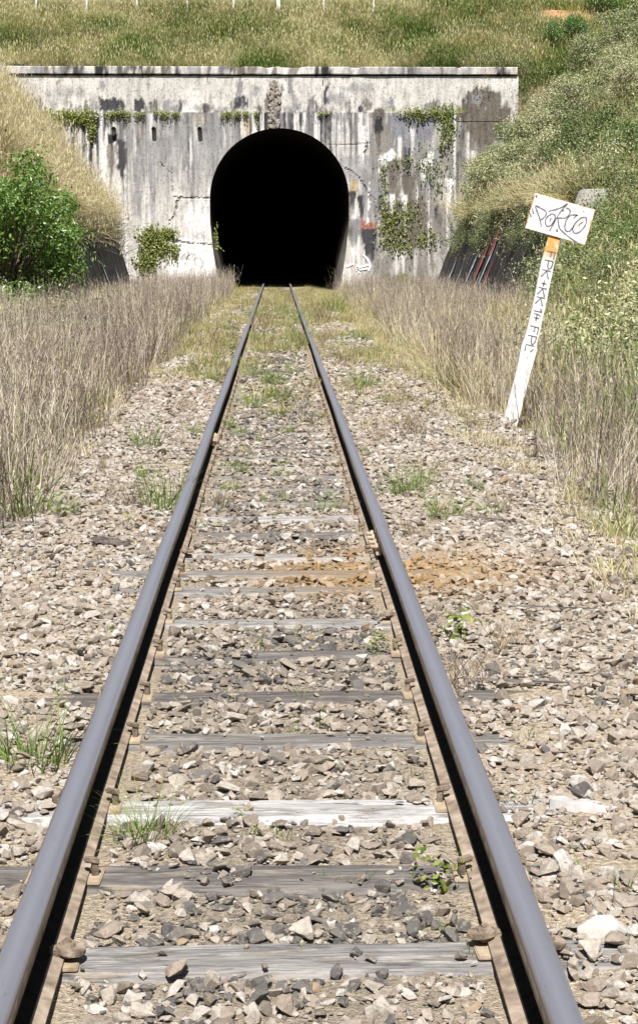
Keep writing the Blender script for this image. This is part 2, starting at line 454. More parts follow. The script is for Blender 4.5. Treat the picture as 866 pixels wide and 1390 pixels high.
# ballast bed
def bed_z(x, y):
    x = np.asarray(x, float); y = np.asarray(y, float); ax = np.abs(x)
    z = -0.180 + .022 * sm(.62, .95, ax) - .15 * sm(1.25, 2.3, ax) + .03 * (fbm(x * 2.2, y * 2.2, 21) - .5)
    far = sm(14, 34, y)
    return z + .02 * far
bx = np.arange(-2.5, 2.51, .1); by = np.concatenate([np.arange(-2, 14, .1), np.arange(14, 40, .25), np.arange(40, 100.1, 1.0)])
BX, BY = np.meshgrid(bx, by); BZ = bed_z(BX, BY)
BZ = BZ - .25 * sm(2.1, 2.5, np.abs(BX))
nx, ny = len(bx), len(by); ii = np.arange(nx * ny).reshape(ny, nx)
Fq = np.stack([ii[:-1, :-1], ii[:-1, 1:], ii[1:, 1:], ii[1:, :-1]], -1).reshape(-1, 4)
bed = link('ballast_bed', mesh('ballast_bed', np.stack([BX.ravel(), BY.ravel(), BZ.ravel()], 1), Fq, True), M['fines'])
tag(bed, 'pale crushed stone ballast bed under the single railway track', 'ballast', kind='structure')

def top_z(x, y):
    return np.maximum(H(x, y), np.where(np.abs(x) < 2.2, bed_z(x, y), -9))

# ------------------------------------------------------------------ scatter engine
def scatter(name, P, rot, scl, tint, variants, mat, parent=None):
    col = bpy.data.collections.new(name + '_pieces')
    for k, me in enumerate(variants):
        if not me.materials: me.materials.append(mat)
        col.objects.link(bpy.data.objects.new(f'{name}_piece', me))
    me = bpy.data.meshes.new(name)
    me.vertices.add(len(P))
    me.vertices.foreach_set('co', np.asarray(P, np.float32).ravel())
    for nm, typ, dat in (('rot', 'FLOAT_VECTOR', rot), ('scl', 'FLOAT_VECTOR', scl)):
        a = me.attributes.new(nm, typ, 'POINT'); a.data.foreach_set('vector', np.asarray(dat, np.float32).ravel())
    a = me.attributes.new('tint', 'FLOAT', 'POINT'); a.data.foreach_set('value', np.asarray(tint, np.float32))
    a = me.attributes.new('idx', 'INT', 'POINT'); a.data.foreach_set('value', rng.integers(0, len(variants), len(P)).astype(np.int32))
    o = link(name, me, None, parent)
    g = bpy.data.node_groups.new(name, 'GeometryNodeTree')
    g.interface.new_socket('Geometry', in_out='INPUT', socket_type='NodeSocketGeometry')
    g.interface.new_socket('Geometry', in_out='OUTPUT', socket_type='NodeSocketGeometry')
    nd = g.nodes.new; L = g.links.new
    gi, go = nd('NodeGroupInput'), nd('NodeGroupOutput')
    iop = nd('GeometryNodeInstanceOnPoints'); ci = nd('GeometryNodeCollectionInfo')
    ci.inputs['Collection'].default_value = col
    ci.inputs['Separate Children'].default_value = True
    ci.inputs['Reset Children'].default_value = True
    def na(nm, dt):
        x = nd('GeometryNodeInputNamedAttribute'); x.data_type = dt; x.inputs['Name'].default_value = nm; return x.outputs['Attribute']
    e2r = nd('FunctionNodeEulerToRotation')
    L(na('rot', 'FLOAT_VECTOR'), e2r.inputs[0])
    L(gi.outputs[0], iop.inputs['Points']); L(ci.outputs[0], iop.inputs['Instance'])
    iop.inputs['Pick Instance'].default_value = True
    L(na('idx', 'INT'), iop.inputs['Instance Index'])
    L(e2r.outputs[0], iop.inputs['Rotation']); L(na('scl', 'FLOAT_VECTOR'), iop.inputs['Scale'])
    L(iop.outputs[0], go.inputs[0])
    md = o.modifiers.new('scatter', 'NODES'); md.node_group = g
    return o

# ------------------------------------------------------------------ plant pieces
def blades(n, rad, l0, l1, w, tilt, droop, seed, segs=3, seedhead=0):
    r = np.random.default_rng(seed); V, F, B = [], [], []
    for _ in range(n):
        a = r.random() * 6.283; rr = rad * math.sqrt(r.random())
        p = np.array([rr * math.cos(a), rr * math.sin(a), -.02])
        az = a + r.normal() * .9; th = abs(r.normal()) * tilt + .04
        Ln = l0 + (l1 - l0) * r.random(); step = Ln / segs; bl = r.random(); ww = w * (.6 + .8 * r.random())
        sd = np.array([-math.sin(az), math.cos(az), 0]) if r.random() < .5 else np.array([math.cos(az + .8), math.sin(az + .8), 0])
        k0 = len(V); dr = droop * (.3 + r.random())
        for k in range(segs):
            hw = ww * (1 - .75 * (k / segs)) / 2
            V += [p - sd * hw, p + sd * hw]; B += [bl, bl]
            p = p + step * np.array([math.sin(th) * math.cos(az), math.sin(th) * math.sin(az), math.cos(th)])
            th += dr / segs
        V.append(p); B.append(bl)
        for k in range(segs - 1):
            j = k0 + 2 * k; F.append((j, j + 1, j + 3, j + 2))
        j = k0 + 2 * (segs - 1); F.append((j, j + 1, j + 2))
        if seedhead and r.random() < seedhead:
            q0 = len(V); up = np.array([0, 0, 1.])
            V += [p - up * .0, p + sd * w * .75 + up * .05, p + up * .12, p - sd * w * .75 + up * .05]; B += [1] * 4
            F.append((q0, q0 + 1, q0 + 2, q0 + 3))
    me = mesh('grass_clump', V, F); attr(me, 'blade', B); return me

def stalks(n, rad, l0, l1, w, seed):
    r = np.random.default_rng(seed); V, F, B = [], [], []
    def strip(p, q, w0, w1, bl):
        d = q - p; az = r.random() * 6.283
        sd = np.cross(d, [math.cos(az), math.sin(az), .2]); sd /= (np.linalg.norm(sd) + 1e-9)
        k = len(V); V.extend([p - sd * w0 / 2, p + sd * w0 / 2, q + sd * w1 / 2, q - sd * w1 / 2]); B.extend([bl] * 4); F.append((k, k + 1, k + 2, k + 3))
    for _ in range(n):
        a = r.random() * 6.283; rr = rad * math.sqrt(r.random())
        p = np.array([rr * math.cos(a), rr * math.sin(a), -.03]); Ln = l0 + (l1 - l0) * r.random(); bl = r.random()
        ld = np.array([r.normal() * .13, r.normal() * .13, 1.]); 
        m = p + ld * Ln * .5; e = p + ld * Ln + np.array([r.normal() * .04, r.normal() * .04, 0])
        strip(p, m, w, w * .8, bl); strip(m, e, w * .8, w * .3, bl)
        for k in range(r.integers(4, 9)):
            f = .25 + .75 * r.random(); b = p + (e - p) * f
            az = r.random() * 6.283; ll = (.04 + .11 * r.random()) * (1.3 - f)
            strip(b, b + np.array([math.cos(az) * ll * .6, math.sin(az) * ll * .6, ll]), w * .6, w * .5, min(1, bl + .2))
    me = mesh('stalk_clump', V, F); attr(me, 'blade', B); return me

def leaf_cloud(pts, nrm, size, seed, elong=2.0, jit=.7):
    """one folded leaf per point, its face turned roughly along nrm"""
    r = np.random.default_rng(seed); n = len(pts)
    nr = nrm + r.normal(size=(n, 3)) * jit; nr /= np.linalg.norm(nr, axis=1, keepdims=True) + 1e-9
    t = np.cross(nr, r.normal(size=(n, 3))); t /= np.linalg.norm(t, axis=1, keepdims=True) + 1e-9
    b = np.cross(nr, t)
    s = size * (.6 + .8 * r.random((n, 1)))
    A = pts - t * s * .5; Cc = pts + t * s * .5
    fold = nr * s * .10
    Bv = pts + b * s / elong * .5 + fold; D = pts - b * s / elong * .5 + fold
    V = np.stack([A, Bv, Cc, D], 1).reshape(-1, 3)
    k = np.arange(n) * 4
    F = np.concatenate([np.stack([k, k + 1, k + 2], 1), np.stack([k, k + 2, k + 3], 1)])
    return V, F, np.repeat(r.random(n), 4)

def cloud_mesh(name, pts, nrm, size, seed, elong=2.0, jit=.7):
    V, F, B = leaf_cloud(pts, nrm, size, seed, elong, jit)
    me = mesh(name, V, F); attr(me, 'blade', B); return me

def lobes_points(lobes, n, r, shell=.55):
    """points spread through a union of lobes (centre, radii), thicker near their skins"""
    w = np.array([l[1][0] * l[1][1] * l[1][2] for l in lobes]) ** .67; w /= w.sum()
    out, nm = [], []
    for (c, rad), k in zip(lobes, r.multinomial(n, w)):
        d = r.normal(size=(k, 3)); d /= np.linalg.norm(d, axis=1, keepdims=True)
        f = (shell + (1 - shell) * r.random((k, 1)) ** .6) * (1 + .14 * r.normal(size=(k, 1)))
        out.append(np.array(c) + d * np.array(rad) * f); nm.append(d + [0, 0, .5])
    return np.concatenate(out), np.concatenate(nm)

def sprig(seed, n=70, rad=.35, size=.055, h=.5):
    r = np.random.default_rng(seed)
    lob = [((r.normal() * rad * .5, r.normal() * rad * .5, h * (.3 + .5 * r.random())), (rad * .55, rad * .55, h * .35)) for _ in range(6)]
    p, nm = lobes_points(lob, n, r)
    return cloud_mesh('leaf_clump', p, nm, size, seed, 1.9)

def shrub_meshes(seed, w, h, n, size, nl=14, elong=2.0, lo=.13, hi=.28, twig=.22, zlo=.25):
    r = np.random.default_rng(seed); lob = []
    for k in range(nl):
        a = r.random() * 6.283; rr = w * .72 * math.sqrt(r.random()); zz = h * (zlo + (.87 - zlo) * r.random() * (1 - .45 * rr / w))
        q0 = w * (lo + (hi - lo) * r.random())
        lob.append(((rr * math.cos(a), rr * math.sin(a), zz), (q0, q0, q0 * .8)))
    p, nm = lobes_points(lob, n, r)
    # twiggy outline
    k = len(p) // 7
    j = r.integers(0, len(p), k); p[j] += (nm[j] / np.linalg.norm(nm[j], axis=1, keepdims=True)) * (w * twig * r.random((k, 1)) ** 2)
    p[:, 2] = np.maximum(p[:, 2], .02)
    fol = cloud_mesh('foliage', p, nm, size, seed, elong)
    V, F = [], []
    for c, rad in lob:
        p0 = np.array([c[0] * .12, c[1] * .12, -.1]); p1 = np.array(c) * [.6, .6, .55]; p2 = np.array(c)
        pr = None
        for pt, wd in ((p0, w * .022), (p1, w * .014), (p2, w * .006)):
            kk = len(V)
            for q0 in range(4): V.append(pt + wd * np.array([math.cos(q0 * 1.571), math.sin(q0 * 1.571), 0]))
            if pr is not None:
                for q0 in range(4): F.append((pr + q0, pr + (q0 + 1) % 4, kk + (q0 + 1) % 4, kk + q0))
            pr = kk
    return fol, mesh('stems', V, F)

# ------------------------------------------------------------------ stones
def stone_mesh(seed, flat=.65, n=15):
    r = np.random.default_rng(seed); bm = bmesh.new()
    p = r.normal(size=(n, 3)); p /= np.linalg.norm(p, axis=1, keepdims=True); p *= (.8 + .3 * r.random((n, 1)))
    p *= np.array([1, .65 + .3 * r.random(), flat * (.75 + .4 * r.random())])
    for v in p: bm.verts.new(v)
    ret = bmesh.ops.convex_hull(bm, input=bm.verts)
    bmesh.ops.delete(bm, geom=[g for g in ret['geom_interior'] if isinstance(g, bmesh.types.BMVert)], context='VERTS')
    bmesh.ops.bevel(bm, geom=list(bm.edges), offset=.035, segments=1, affect='EDGES')
    bmesh.ops.triangulate(bm, faces=bm.faces)
    return bm_mesh('stone', bm)

RAIL_X = 0.5685
SL_PX = [1292, 1182, 1093, 998, 942, 885, 840, 797, 775, 752, 722]
sl_y = [ground_at(376, y, -.155).y for y in SL_PX]
while sl_y[-1] < 82: sl_y.append(sl_y[-1] + .66 + random.uniform(-.07, .09))
sl_y = [sl_y[0] - 1.2, sl_y[0] - .6] + sl_y
sl_arr = np.array(sl_y)

def make_stones(n, y0, y1, s0, s1, xw0, xw1):
    y = y0 + (y1 - y0) * rng.random(n); x = xw0 + (xw1 - xw0) * rng.random(n)
    ax = np.abs(x)
    s = s0 + (s1 - s0) * rng.random(n) ** 2.2
    rails = np.abs(ax - RAIL_X) < .095 + s * .4
    ds = np.abs(y[:, None] - sl_arr[None]).min(1)
    cover = fbm(x * 2.0, y * 2.0, 40)                     # how far stones have strayed over the sleepers
    out_ = ax > .68
    on_sl = (ds < .085 + s * .15) & (ax < 1.06)
    pk = np.where(out_, np.where(cover > .50, .9, .12), np.where(cover > .60, .5, .03))
    pk = np.maximum(pk, sm(13, 30, y) * .6)
    ok = ~rails & ~(on_sl & (rng.random(n) > pk))
    ok &= ax < np.where(x > 0, 2.3, 2.1) + .35 * vnoise(y * 2, x * 0, 3)
    x, y, s, on_sl, ax = x[ok], y[ok], s[ok], on_sl[ok], ax[ok]
    z = np.maximum(bed_z(x, y), np.where(ax > 1.5, H(x, y), -9)) + s * (.12 + .5 * rng.random(len(x)))
    z = np.where(on_sl, np.maximum(z, -.164 + s * .3), z)
    k = len(x)
    rot = np.stack([rng.normal(size=k) * .28, rng.normal(size=k) * .28, rng.random(k) * 6.283], 1)
    scl = s[:, None] * (.85 + .35 * rng.random((k, 3))) * np.array([1.1, 1.05, .85])
    # colour of each stone: dark oily ones lie in drifts between the rails
    drift = fbm(x * 1.6, y * 1.1, 60)
    pd = np.where(ax < .55, .08 + .42 * sm(.46, .70, drift), .03 + .12 * sm(.5, .75, drift))
    dark = rng.random(k) < pd
    ti = np.where(dark, .02 + .17 * rng.random(k), .20 + .76 * rng.random(k) ** np.where(ax > .7, .8, 1.15))
    ti = np.where(rng.random(k) < .012, 1.0, ti)
    return np.stack([x, y, z], 1), rot, scl, ti

st_var = [stone_mesh(100 + k, .55 + .05 * (k % 6), 9 + k % 5) for k in range(14)]
sets = [make_stones(8500, 2.6, 9, .021, .044, -2.4, 2.6), make_stones(22000, 2.6, 9, .011, .025, -2.4, 2.6), make_stones(42000, 2.6, 11, .004, .012, -2.3, 2.3),
        make_stones(15000, 9, 20, .021, .044, -2.4, 2.7), make_stones(24000, 9, 20, .012, .027, -2.4, 2.4),
        make_stones(9000, 20, 40, .028, .06, -2.4, 2.4), make_stones(9000, 20, 40, .018, .034, -2.4, 2.4), make_stones(8000, 40, 75, .035, .07, -2.4, 2.4)]
P = np.concatenate([s[0] for s in sets]); ROT = np.concatenate([s[1] for s in sets]); SCL = np.concatenate([s[2] for s in sets]); TI = np.concatenate([s[3] for s in sets])
# the 300 stones that show largest are objects of their own
view = (np.abs(P[:, 0] - .02) < P[:, 1] * .168) & (P[:, 1] > 3.7)
big = np.argsort(-np.where(view, SCL.mean(1) / P[:, 1], 0))[:300]
for k in big:
    o = link('ballast_stone', st_var[rng.integers(len(st_var))], M['stone'], bed, P[k], ROT[k])
    o.scale = SCL[k]; o['tint'] = float(TI[k])
rest = np.ones(len(P), bool); rest[big] = False
o = scatter('loose_ballast', P[rest], ROT[rest], SCL[rest], TI[rest], st_var, M['stone'], bed)
o['kind'] = 'stuff'

# ------------------------------------------------------------------ sleepers and their fastenings
def sleeper_mesh(seed):
    r = np.random.default_rng(seed); L, W, T = 2.08, .23, .13
    nx, ny = 40, 6; V, F = [], []
    e0, e1 = r.normal(size=ny + 1) * .012, r.normal(size=ny + 1) * .012
    def grid(zf, flip):
        k = len(V)
        for i in range(nx + 1):
            for j in range(ny + 1):
                u, v = i / nx, j / ny
                x = -L / 2 + L * u + e0[j] * (1 - u) + e1[j] * u
                y = -W / 2 + W * v
                if j in (0, ny): y += (vnoise(x * 5, seed + j, seed) - .5) * .022
                V.append((x, y, zf(x, y, i, j)))
        for i in range(nx):
            for j in range(ny):
                a = k + i * (ny + 1) + j; q0 = (a, a + ny + 1, a + ny + 2, a + 1)
                F.append(q0[::-1] if flip else q0)
        return k
    def top(x, y, i, j):
        z = -.016 * (fbm(np.array(x * 1.2), np.array(y * 30.), seed) - .3)
        if j in (0, ny): z -= .012 + .012 * vnoise(x * 3, seed * 1.7, seed)
        if i in (0, nx): z -= .012
        return float(z)
    a = grid(top, False); b = grid(lambda x, y, i, j: -T, True)
    def idx(k, i, j): return k + i * (ny + 1) + j
    for i in range(nx):
        F.append((idx(a, i, 0), idx(b, i, 0), idx(b, i + 1, 0), idx(a, i + 1, 0)))
        F.append((idx(a, i + 1, ny), idx(b, i + 1, ny), idx(b, i, ny), idx(a, i, ny)))
    for j in range(ny):
        F.append((idx(a, 0, j + 1), idx(b, 0, j + 1), idx(b, 0, j), idx(a, 0, j)))
        F.append((idx(a, nx, j), idx(b, nx, j), idx(b, nx, j + 1), idx(a, nx, j + 1)))
    return mesh('sleeper', V, F)
sl_mesh = [sleeper_mesh(k) for k in range(6)]
def plate_mesh():
    bm = bmesh.new(); bm_box(bm, (0, 0, 0), (.20, .12, .010), None, .003); return bm_mesh('tie_plate', bm)
def clip_mesh():
    """a lug that bears on the rail foot: a thick tongue under a slumped round head"""
    bm = bmesh.new()
    bm_box(bm, (-.010, 0, .003), (.05, .040, .018), Euler((0, R(8), 0)).to_matrix(), .004)
    for c_, r1, r2, h_, tl in (((.010, 0, .010), .033, .031, .011, 8), ((.004, .004, .020), .020, .014, .013, 14)):
        bm_cyl(bm, c_, r1, r2, h_, 18, Euler((R(4), R(tl), 0)).to_matrix())
    bm_cyl(bm, (.004, .004, .029), .009, .008, .008, 6, Euler((0, R(10), 0)).to_matrix())
    return bm_mesh('rail_clip', bm)
def spike_mesh():
    bm = bmesh.new()
    bm_box(bm, (.012, 0, .0), (.018, .018, .05), None, .002)
    bm_box(bm, (.003, 0, .024), (.042, .027, .014), Euler((0, R(12), 0)).to_matrix(), .004)
    return bm_mesh('rail_spike', bm)
PLATE, CLIP, SPIKE = plate_mesh(), clip_mesh(), spike_mesh()
SL_LAB = {0: 'timber sleeper under the bottom edge of the picture nearest the viewer',
 1: 'timber sleeper just below the lowest visible one under the near rails',
 2: 'lowest visible grey sleeper beside the big rounded rusty rail clips',
 3: 'dark brown weathered sleeper with an orange smear, second visible from the bottom',
 4: 'bleached almost white sleeper with a pale slab end right of the track',
 5: 'narrow brown sleeper behind the bleached one, its right end standing out of the ballast',
 6: 'dark cracked sleeper in the oily ballast, second beyond the bleached one',
 7: 'dark grey sleeper showing left of the left rail, third beyond the bleached one',
 8: 'pale grey sleeper next before the close set pair at the rail joint',
 9: 'grey sleeper with orange rust stain, nearest of those under the rail joint',
 10: 'orange stained sleeper lying directly below the rail joint',
 11: 'lighter sleeper just beyond the bolted rail joint'}
SL_TINT = {2: .45, 3: .12, 4: 1.0, 5: .25, 6: .05, 7: .12, 8: .55, 9: .35, 10: .3, 11: .65, 12: .15}
for k, y in enumerate(sl_y):
    tone = SL_TINT.get(k, float(np.clip(rng.normal(.45, .25), 0, 1)))
    loc = (random.uniform(-.03, .03), y, (-.161 if y < 12 else -.168) + random.uniform(-.006, .0))
    t = link('sleeper', sl_mesh[k % 6], M['timber'], None, loc, (0, 0, R(random.uniform(-1.2, 1.2)) + (math.pi if k % 4 > 1 else 0)))
    t['tint'] = tone
    grp = None
    lab = SL_LAB.get(k)
    if lab is None:
        ORD = 'first second third fourth fifth sixth seventh eighth ninth tenth eleventh twelfth thirteenth fourteenth fifteenth sixteenth seventeenth eighteenth nineteenth twentieth'.split()
        if k - 12 < 20: lab, grp = f'half buried grey sleeper, {ORD[k - 12]} beyond the lighter one past the bolted rail joint', 'half buried sleepers beyond the rail joint'
        elif y < 75.5: lab, grp = 'weathered sleeper sunk among grass and ballast on the far stretch before the tunnel', 'sunken sleepers on the far stretch'
        else: lab, grp = 'sleeper just inside the dark tunnel mouth', 'sleepers inside the tunnel mouth'
    tag(t, lab, 'sleeper', grp or 'timber sleepers under the near track')
    if y < 24:
        flip = -1 if k % 4 > 1 else 1
        lx = loc[0] * flip
        for sx in (-1, 1):
            c0 = flip * (sx * RAIL_X) - lx
            o = link('tie_plate', PLATE, M['plate'], t, (c0, random.uniform(-.02, .02), .0015), (0, 0, R(random.uniform(-2, 2))))
            for side in (-1, 1):
                me = CLIP if k == 2 or random.random() < .15 else SPIKE
                dy = random.uniform(-.05, .05)
                o = link('rail_clip' if me is CLIP else 'rail_spike', me, M['rust'], t, (c0 + side * .068, dy, .024), (0, 0, (0 if side > 0 else math.pi) + R(random.uniform(-18, 18))))
                if k == 2: o.scale = (1.12, 1.12, 1.0); o.location.z = .022

# ------------------------------------------------------------------ rails
def rail_profile():
    h = [(.066, -.155), (.066, -.147), (.036, -.137), (.0085, -.125), (.0075, -.070), (.0095, -.052), (.0345, -.040), (.0360, -.034), (.0360, -.010), (.0335, -.0035), (.0270, -.0008), (0, 0)]
    return h + [(-x, z) for x, z in reversed(h[:-1])]
PROF = rail_profile()
def rail_mesh(y0, y1, seed):
    n = max(2, int((y1 - y0) / .6)); V, F = [], []; m = len(PROF)
    for i in range(n + 1):
        y = y0 + (y1 - y0) * i / n
        w = .0025 * math.sin(y * .55 + seed) + .0015 * math.sin(y * 1.7 + seed * 2)
        for x, z in PROF: V.append((x + w, y, z + .002 * math.sin(y * .8 + seed)))
    for i in range(n):
        for j in range(m):
            a = i * m + j; b = i * m + (j + 1) % m
            F.append((a, b, b + m, a + m))
    F.append(tuple(range(m))); F.append(tuple(n * m + j for j in reversed(range(m))))
    me = mesh('rail', V, F, True)
    me.materials.append(M['rail_side']); me.materials.append(M['steel']); me.materials.append(M['rail_web_shade'])
    worn = {8, 9, 10, 11, 12, 13}
    for i in range(n):
        for j in range(m):
            if j in worn: me.polygons[i * m + j].material_index = 1
            elif j in (2, 3, 4, 5, 6, 15, 16, 17, 18, 19): me.polygons[i * m + j].material_index = 2  # web, head underside and inner foot carry the painted shade
    me.set_sharp_from_angle(angle=R(26))
    return me
JR, JL = 10.05, 15.6
def rail(sx, y0, y1, label, group, seed):
    o = bpy.data.objects.new('rail', rail_mesh(y0, y1, seed)); scene.collection.objects.link(o)
    o.location = (sx * RAIL_X, 0, 0)
    return tag(o, label, 'rail', group)
rails = {}
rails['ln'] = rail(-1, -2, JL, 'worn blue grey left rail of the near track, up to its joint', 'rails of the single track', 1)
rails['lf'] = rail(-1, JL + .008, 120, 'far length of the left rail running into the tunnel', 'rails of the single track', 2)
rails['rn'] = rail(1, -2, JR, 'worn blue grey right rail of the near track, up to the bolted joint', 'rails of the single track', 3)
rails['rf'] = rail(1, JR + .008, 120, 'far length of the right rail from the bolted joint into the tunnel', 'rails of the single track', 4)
def fishplate_mesh():
    bm = bmesh.new()
    bm_box(bm, (0, 0, 0), (.018, .62, .058), None, .004)
    bm_box(bm, (.012, 0, -.030), (.030, .62, .012), None, .003)
    return bm_mesh('fishplate', bm)
def bolt_mesh():
    bm = bmesh.new()
    bm_cyl(bm, (.010, 0, 0), .021, .021, .022, 6, Euler((0, R(90), 0)).to_matrix())
    bm_cyl(bm, (.028, 0, 0), .012, .011, .03, 10, Euler((0, R(90), 0)).to_matrix())
    return bm_mesh('bolt', bm)
FP, BO = fishplate_mesh(), bolt_mesh()
for key, sx, yj in (('rn', 1, JR), ('ln', -1, JL)):
    for side in (-1, 1):
        f = link('fishplate', FP, M['rail_side' if side * sx < 0 else 'rust'], rails[key], (side * .020, yj, -.078), (0, 0, 0 if side > 0 else math.pi))
        for d in (-.23, -.08, .08, .23):
            link('bolt', BO, M['plate'], f, (.009, d, 0))

# ------------------------------------------------------------------ tunnel portal
CXP, ZC, RC = .12, 3.50, 2.80
def half_w(z):
    return np.interp(z, [-1.0, -.3, .38, 1.43, 2.6, 3.5], [2.30, 2.42, 2.53, 2.69, 2.80, 2.80])
prof = [(CXP + half_w(z), z) for z in np.linspace(-.8, 3.5, 26)]
prof += [(CXP + RC * math.cos(a), ZC + RC * math.sin(a)) for a in np.linspace(0, math.pi, 61)[1:-1]]
prof += [(CXP - half_w(z), z) for z in np.linspace(3.5, -.8, 26)]
prof = np.array(prof)
seg_a, seg_b = prof[:-1], prof[1:]
def nearest(p):
    d = seg_b - seg_a; t = np.clip(((p - seg_a) * d).sum(1) / (d * d).sum(1), 0, 1)
    c = seg_a + d * t[:, None]; k = ((c - p) ** 2).sum(1).argmin(); return c[k]
def inside(x, z):
    return np.where(z > ZC, (x - CXP) ** 2 + (z - ZC) ** 2 < RC ** 2, np.abs(x - CXP) < half_w(z))

toP = lambda X: X * 33.25 + 376
toQ = lambda Z: 387.8 - Z / .02935
wX = lambda p: (p - 376) / 33.25
wZ = lambda q_: (387.8 - q_) * .02935

DARK, BLK, BRN, TAN, WHT, RED, GRY = (.055, .053, .057), (.03, .03, .033), (.14, .12, .10), (.46, .34, .19), (.82, .80, .78), (.30, .10, .06), (.24, .235, .24)
STAINS = [  # x0, x1, y0, y1, colour, strength, softness, run
 (138, 153, 156, 188, DARK, .8, 3, 3), (150, 163, 182, 198, BLK, .95, 2, 1), (164, 176, 190, 243, DARK, .95, 2, 1), (150, 164, 196, 236, BRN, .55, 3, 1),
 (177, 185, 158, 184, DARK, .75, 2, 2), (217, 236, 186, 220, DARK, .85, 3, 1), (222, 230, 160, 190, GRY, .8, 3, 2), (239, 247, 158, 210, DARK, .9, 2, 1), (247, 262, 158, 258, GRY, .7, 4, 2),
 (185, 197, 212, 296, GRY, .75, 3, 3), (205, 212, 190, 300, GRY, .6, 3, 3), (277, 293, 172, 189, DARK, .8, 2, 1), (282, 308, 158, 220, GRY, .75, 4, 2), (307, 314, 158, 205, BRN, .8, 2, 1),
 (188, 197, 158, 196, TAN, .8, 2, 2), (258, 266, 155, 185, TAN, .5, 3, 2), (270, 280, 156, 170, TAN, .6, 2, 1), (330, 345, 160, 195, TAN, .4, 3, 2), (316, 322, 158, 190, DARK, .7, 2, 2),
 (118, 128, 160, 225, DARK, .75, 3, 2), (100, 112, 165, 200, GRY, .7, 4, 2), (126, 132, 185, 238, BLK, .8, 2, 1), (268, 276, 190, 262, GRY, .5, 3, 2),
 (362, 384, 112, 174, BRN, .7, 3, 0), (318, 338, 130, 147, DARK, .9, 2, 0), (322, 330, 108, 132, GRY, .9, 2, 0), (438, 444, 108, 150, DARK, .85, 1.5, 0), (435, 444, 153, 193, DARK, .7, 2, 1),
 (408, 432, 150, 172, GRY, .8, 3, 1), (346, 352, 153, 172, DARK, .8, 1.5, 1), (505, 521, 146, 198, BRN, .85, 3, 1), (509, 518, 154, 178, BLK, .9, 1.5, 0), (441, 470, 155, 163, GRY, .5, 3, 0), (455, 490, 174, 180, GRY, .4, 4, 0),
 (140, 175, 134, 151, DARK, .92, 2, 0), (184, 201, 135, 150, DARK, .9, 2, 0), (206, 214, 134, 150, DARK, .8, 1.5, 0), (224, 236, 136, 150, GRY, .8, 2, 0), (112, 135, 140, 151, GRY, .9, 3, 0), (46, 66, 134, 149, GRY, .9, 3, 0),
 (74, 122, 118, 132, GRY, .35, 5, 0), (140, 148, 108, 122, GRY, .7, 3, 0), (392, 398, 110, 130, GRY, .8, 2, 0), (345, 355, 115, 128, GRY, .6, 2, 0), (470, 512, 112, 124, GRY, .45, 4, 0), (448, 470, 126, 140, GRY, .55, 4, 0),
 (523, 592, 155, 199, (.21, .21, .23), .8, 4, 1), (626, 676, 118, 150, BRN, .85, 4, 0), (618, 690, 145, 200, BRN, .9, 5, 1), (636, 650, 124, 140, GRY, .8, 3, 0), (547, 556, 199, 243, DARK, .85, 2, 1), (543, 562, 238, 275, BRN, .8, 4, 1), (524, 545, 215, 300, BRN, .7, 5, 1),
 (560, 600, 200, 260, GRY, .55, 5, 1), (485, 496, 264, 296, DARK, .9, 2, 1), (489, 512, 308, 352, DARK, .85, 3, 1), (472, 489, 296, 332, GRY, .95, 3, 1), (475, 484, 242, 268, TAN, .85, 2, 0), (502, 516, 250, 300, GRY, .8, 3, 1),
 (489, 510, 300, 309, RED, .7, 2, 0), (455, 515, 210, 245, GRY, .45, 6, 0), (474, 483, 270, 296, WHT, .6, 2, 0), (520, 580, 270, 340, BRN, .75, 6, 0),
 (496.5, 500, 266, 294, WHT, 1, 1, 0), (514, 522, 214, 240, WHT, .95, 2, 0), (520, 534, 204, 216, WHT, .95, 2, 0), (476, 482, 340, 356, WHT, .7, 2, 0),
 (232, 296, 322, 380, WHT, .55, 5, 0), (256, 290, 268, 322, WHT, .35, 6, 0), (562, 578, 215, 245, WHT, .5, 4, 1),
 (140, 155, 90, 101, DARK, .75, 1.5, 0), (184, 204, 90, 101, BRN, .9, 1.5, 0), (222, 236, 90, 101, BRN, .85, 1.5, 0), (315, 337, 91, 102, BRN, .95, 1, 0), (33, 56, 90, 101, GRY, .6, 3, 0), (480, 690, 90, 101, GRY, .55, 6, 0), (84, 94, 92, 101, GRY, .6, 2, 0), (400, 470, 91, 97, GRY, .4, 4, 0), (660, 690, 92, 100, TAN, .5, 5, 0),
]
_r = np.random.default_rng(77)
for _k in range(95):
    _x = _r.uniform(100, 455); _w = _r.uniform(1.2, 5.5)
    STAINS.append((_x, _x + _w, 152, 152 + _r.uniform(8, 95) * (1 if _k % 3 else .4), (DARK, BLK, DARK, BRN, GRY, WHT)[_k % 6], _r.uniform(.6, 1), _r.uniform(1, 2), 2))
for _k in range(46):
    _x = _r.uniform(30, 690); _w = _r.uniform(3, 12)
    STAINS.append((_x, _x + _w, _r.uniform(132, 146), 151, (DARK, GRY, BRN)[_k % 3], _r.uniform(.3, .8), 2, 0))
for _k in range(34):
    _x = _r.uniform(10, 690); _w = _r.uniform(4, 22)
    STAINS.append((_x, _x + _w, 89, 102, (DARK, GRY, BRN, BLK)[_k % 4], _r.uniform(.4, .9), 2, 0))
for _k in range(30):
    _x = _r.uniform(465, 640); _w = _r.uniform(3, 10); _y = _r.uniform(160, 300)
    STAINS.append((_x, _x + _w, _y, _y + _r.uniform(20, 70), (DARK, GRY, BRN, WHT)[_k % 4], _r.uniform(.4, .8), 2, 1))
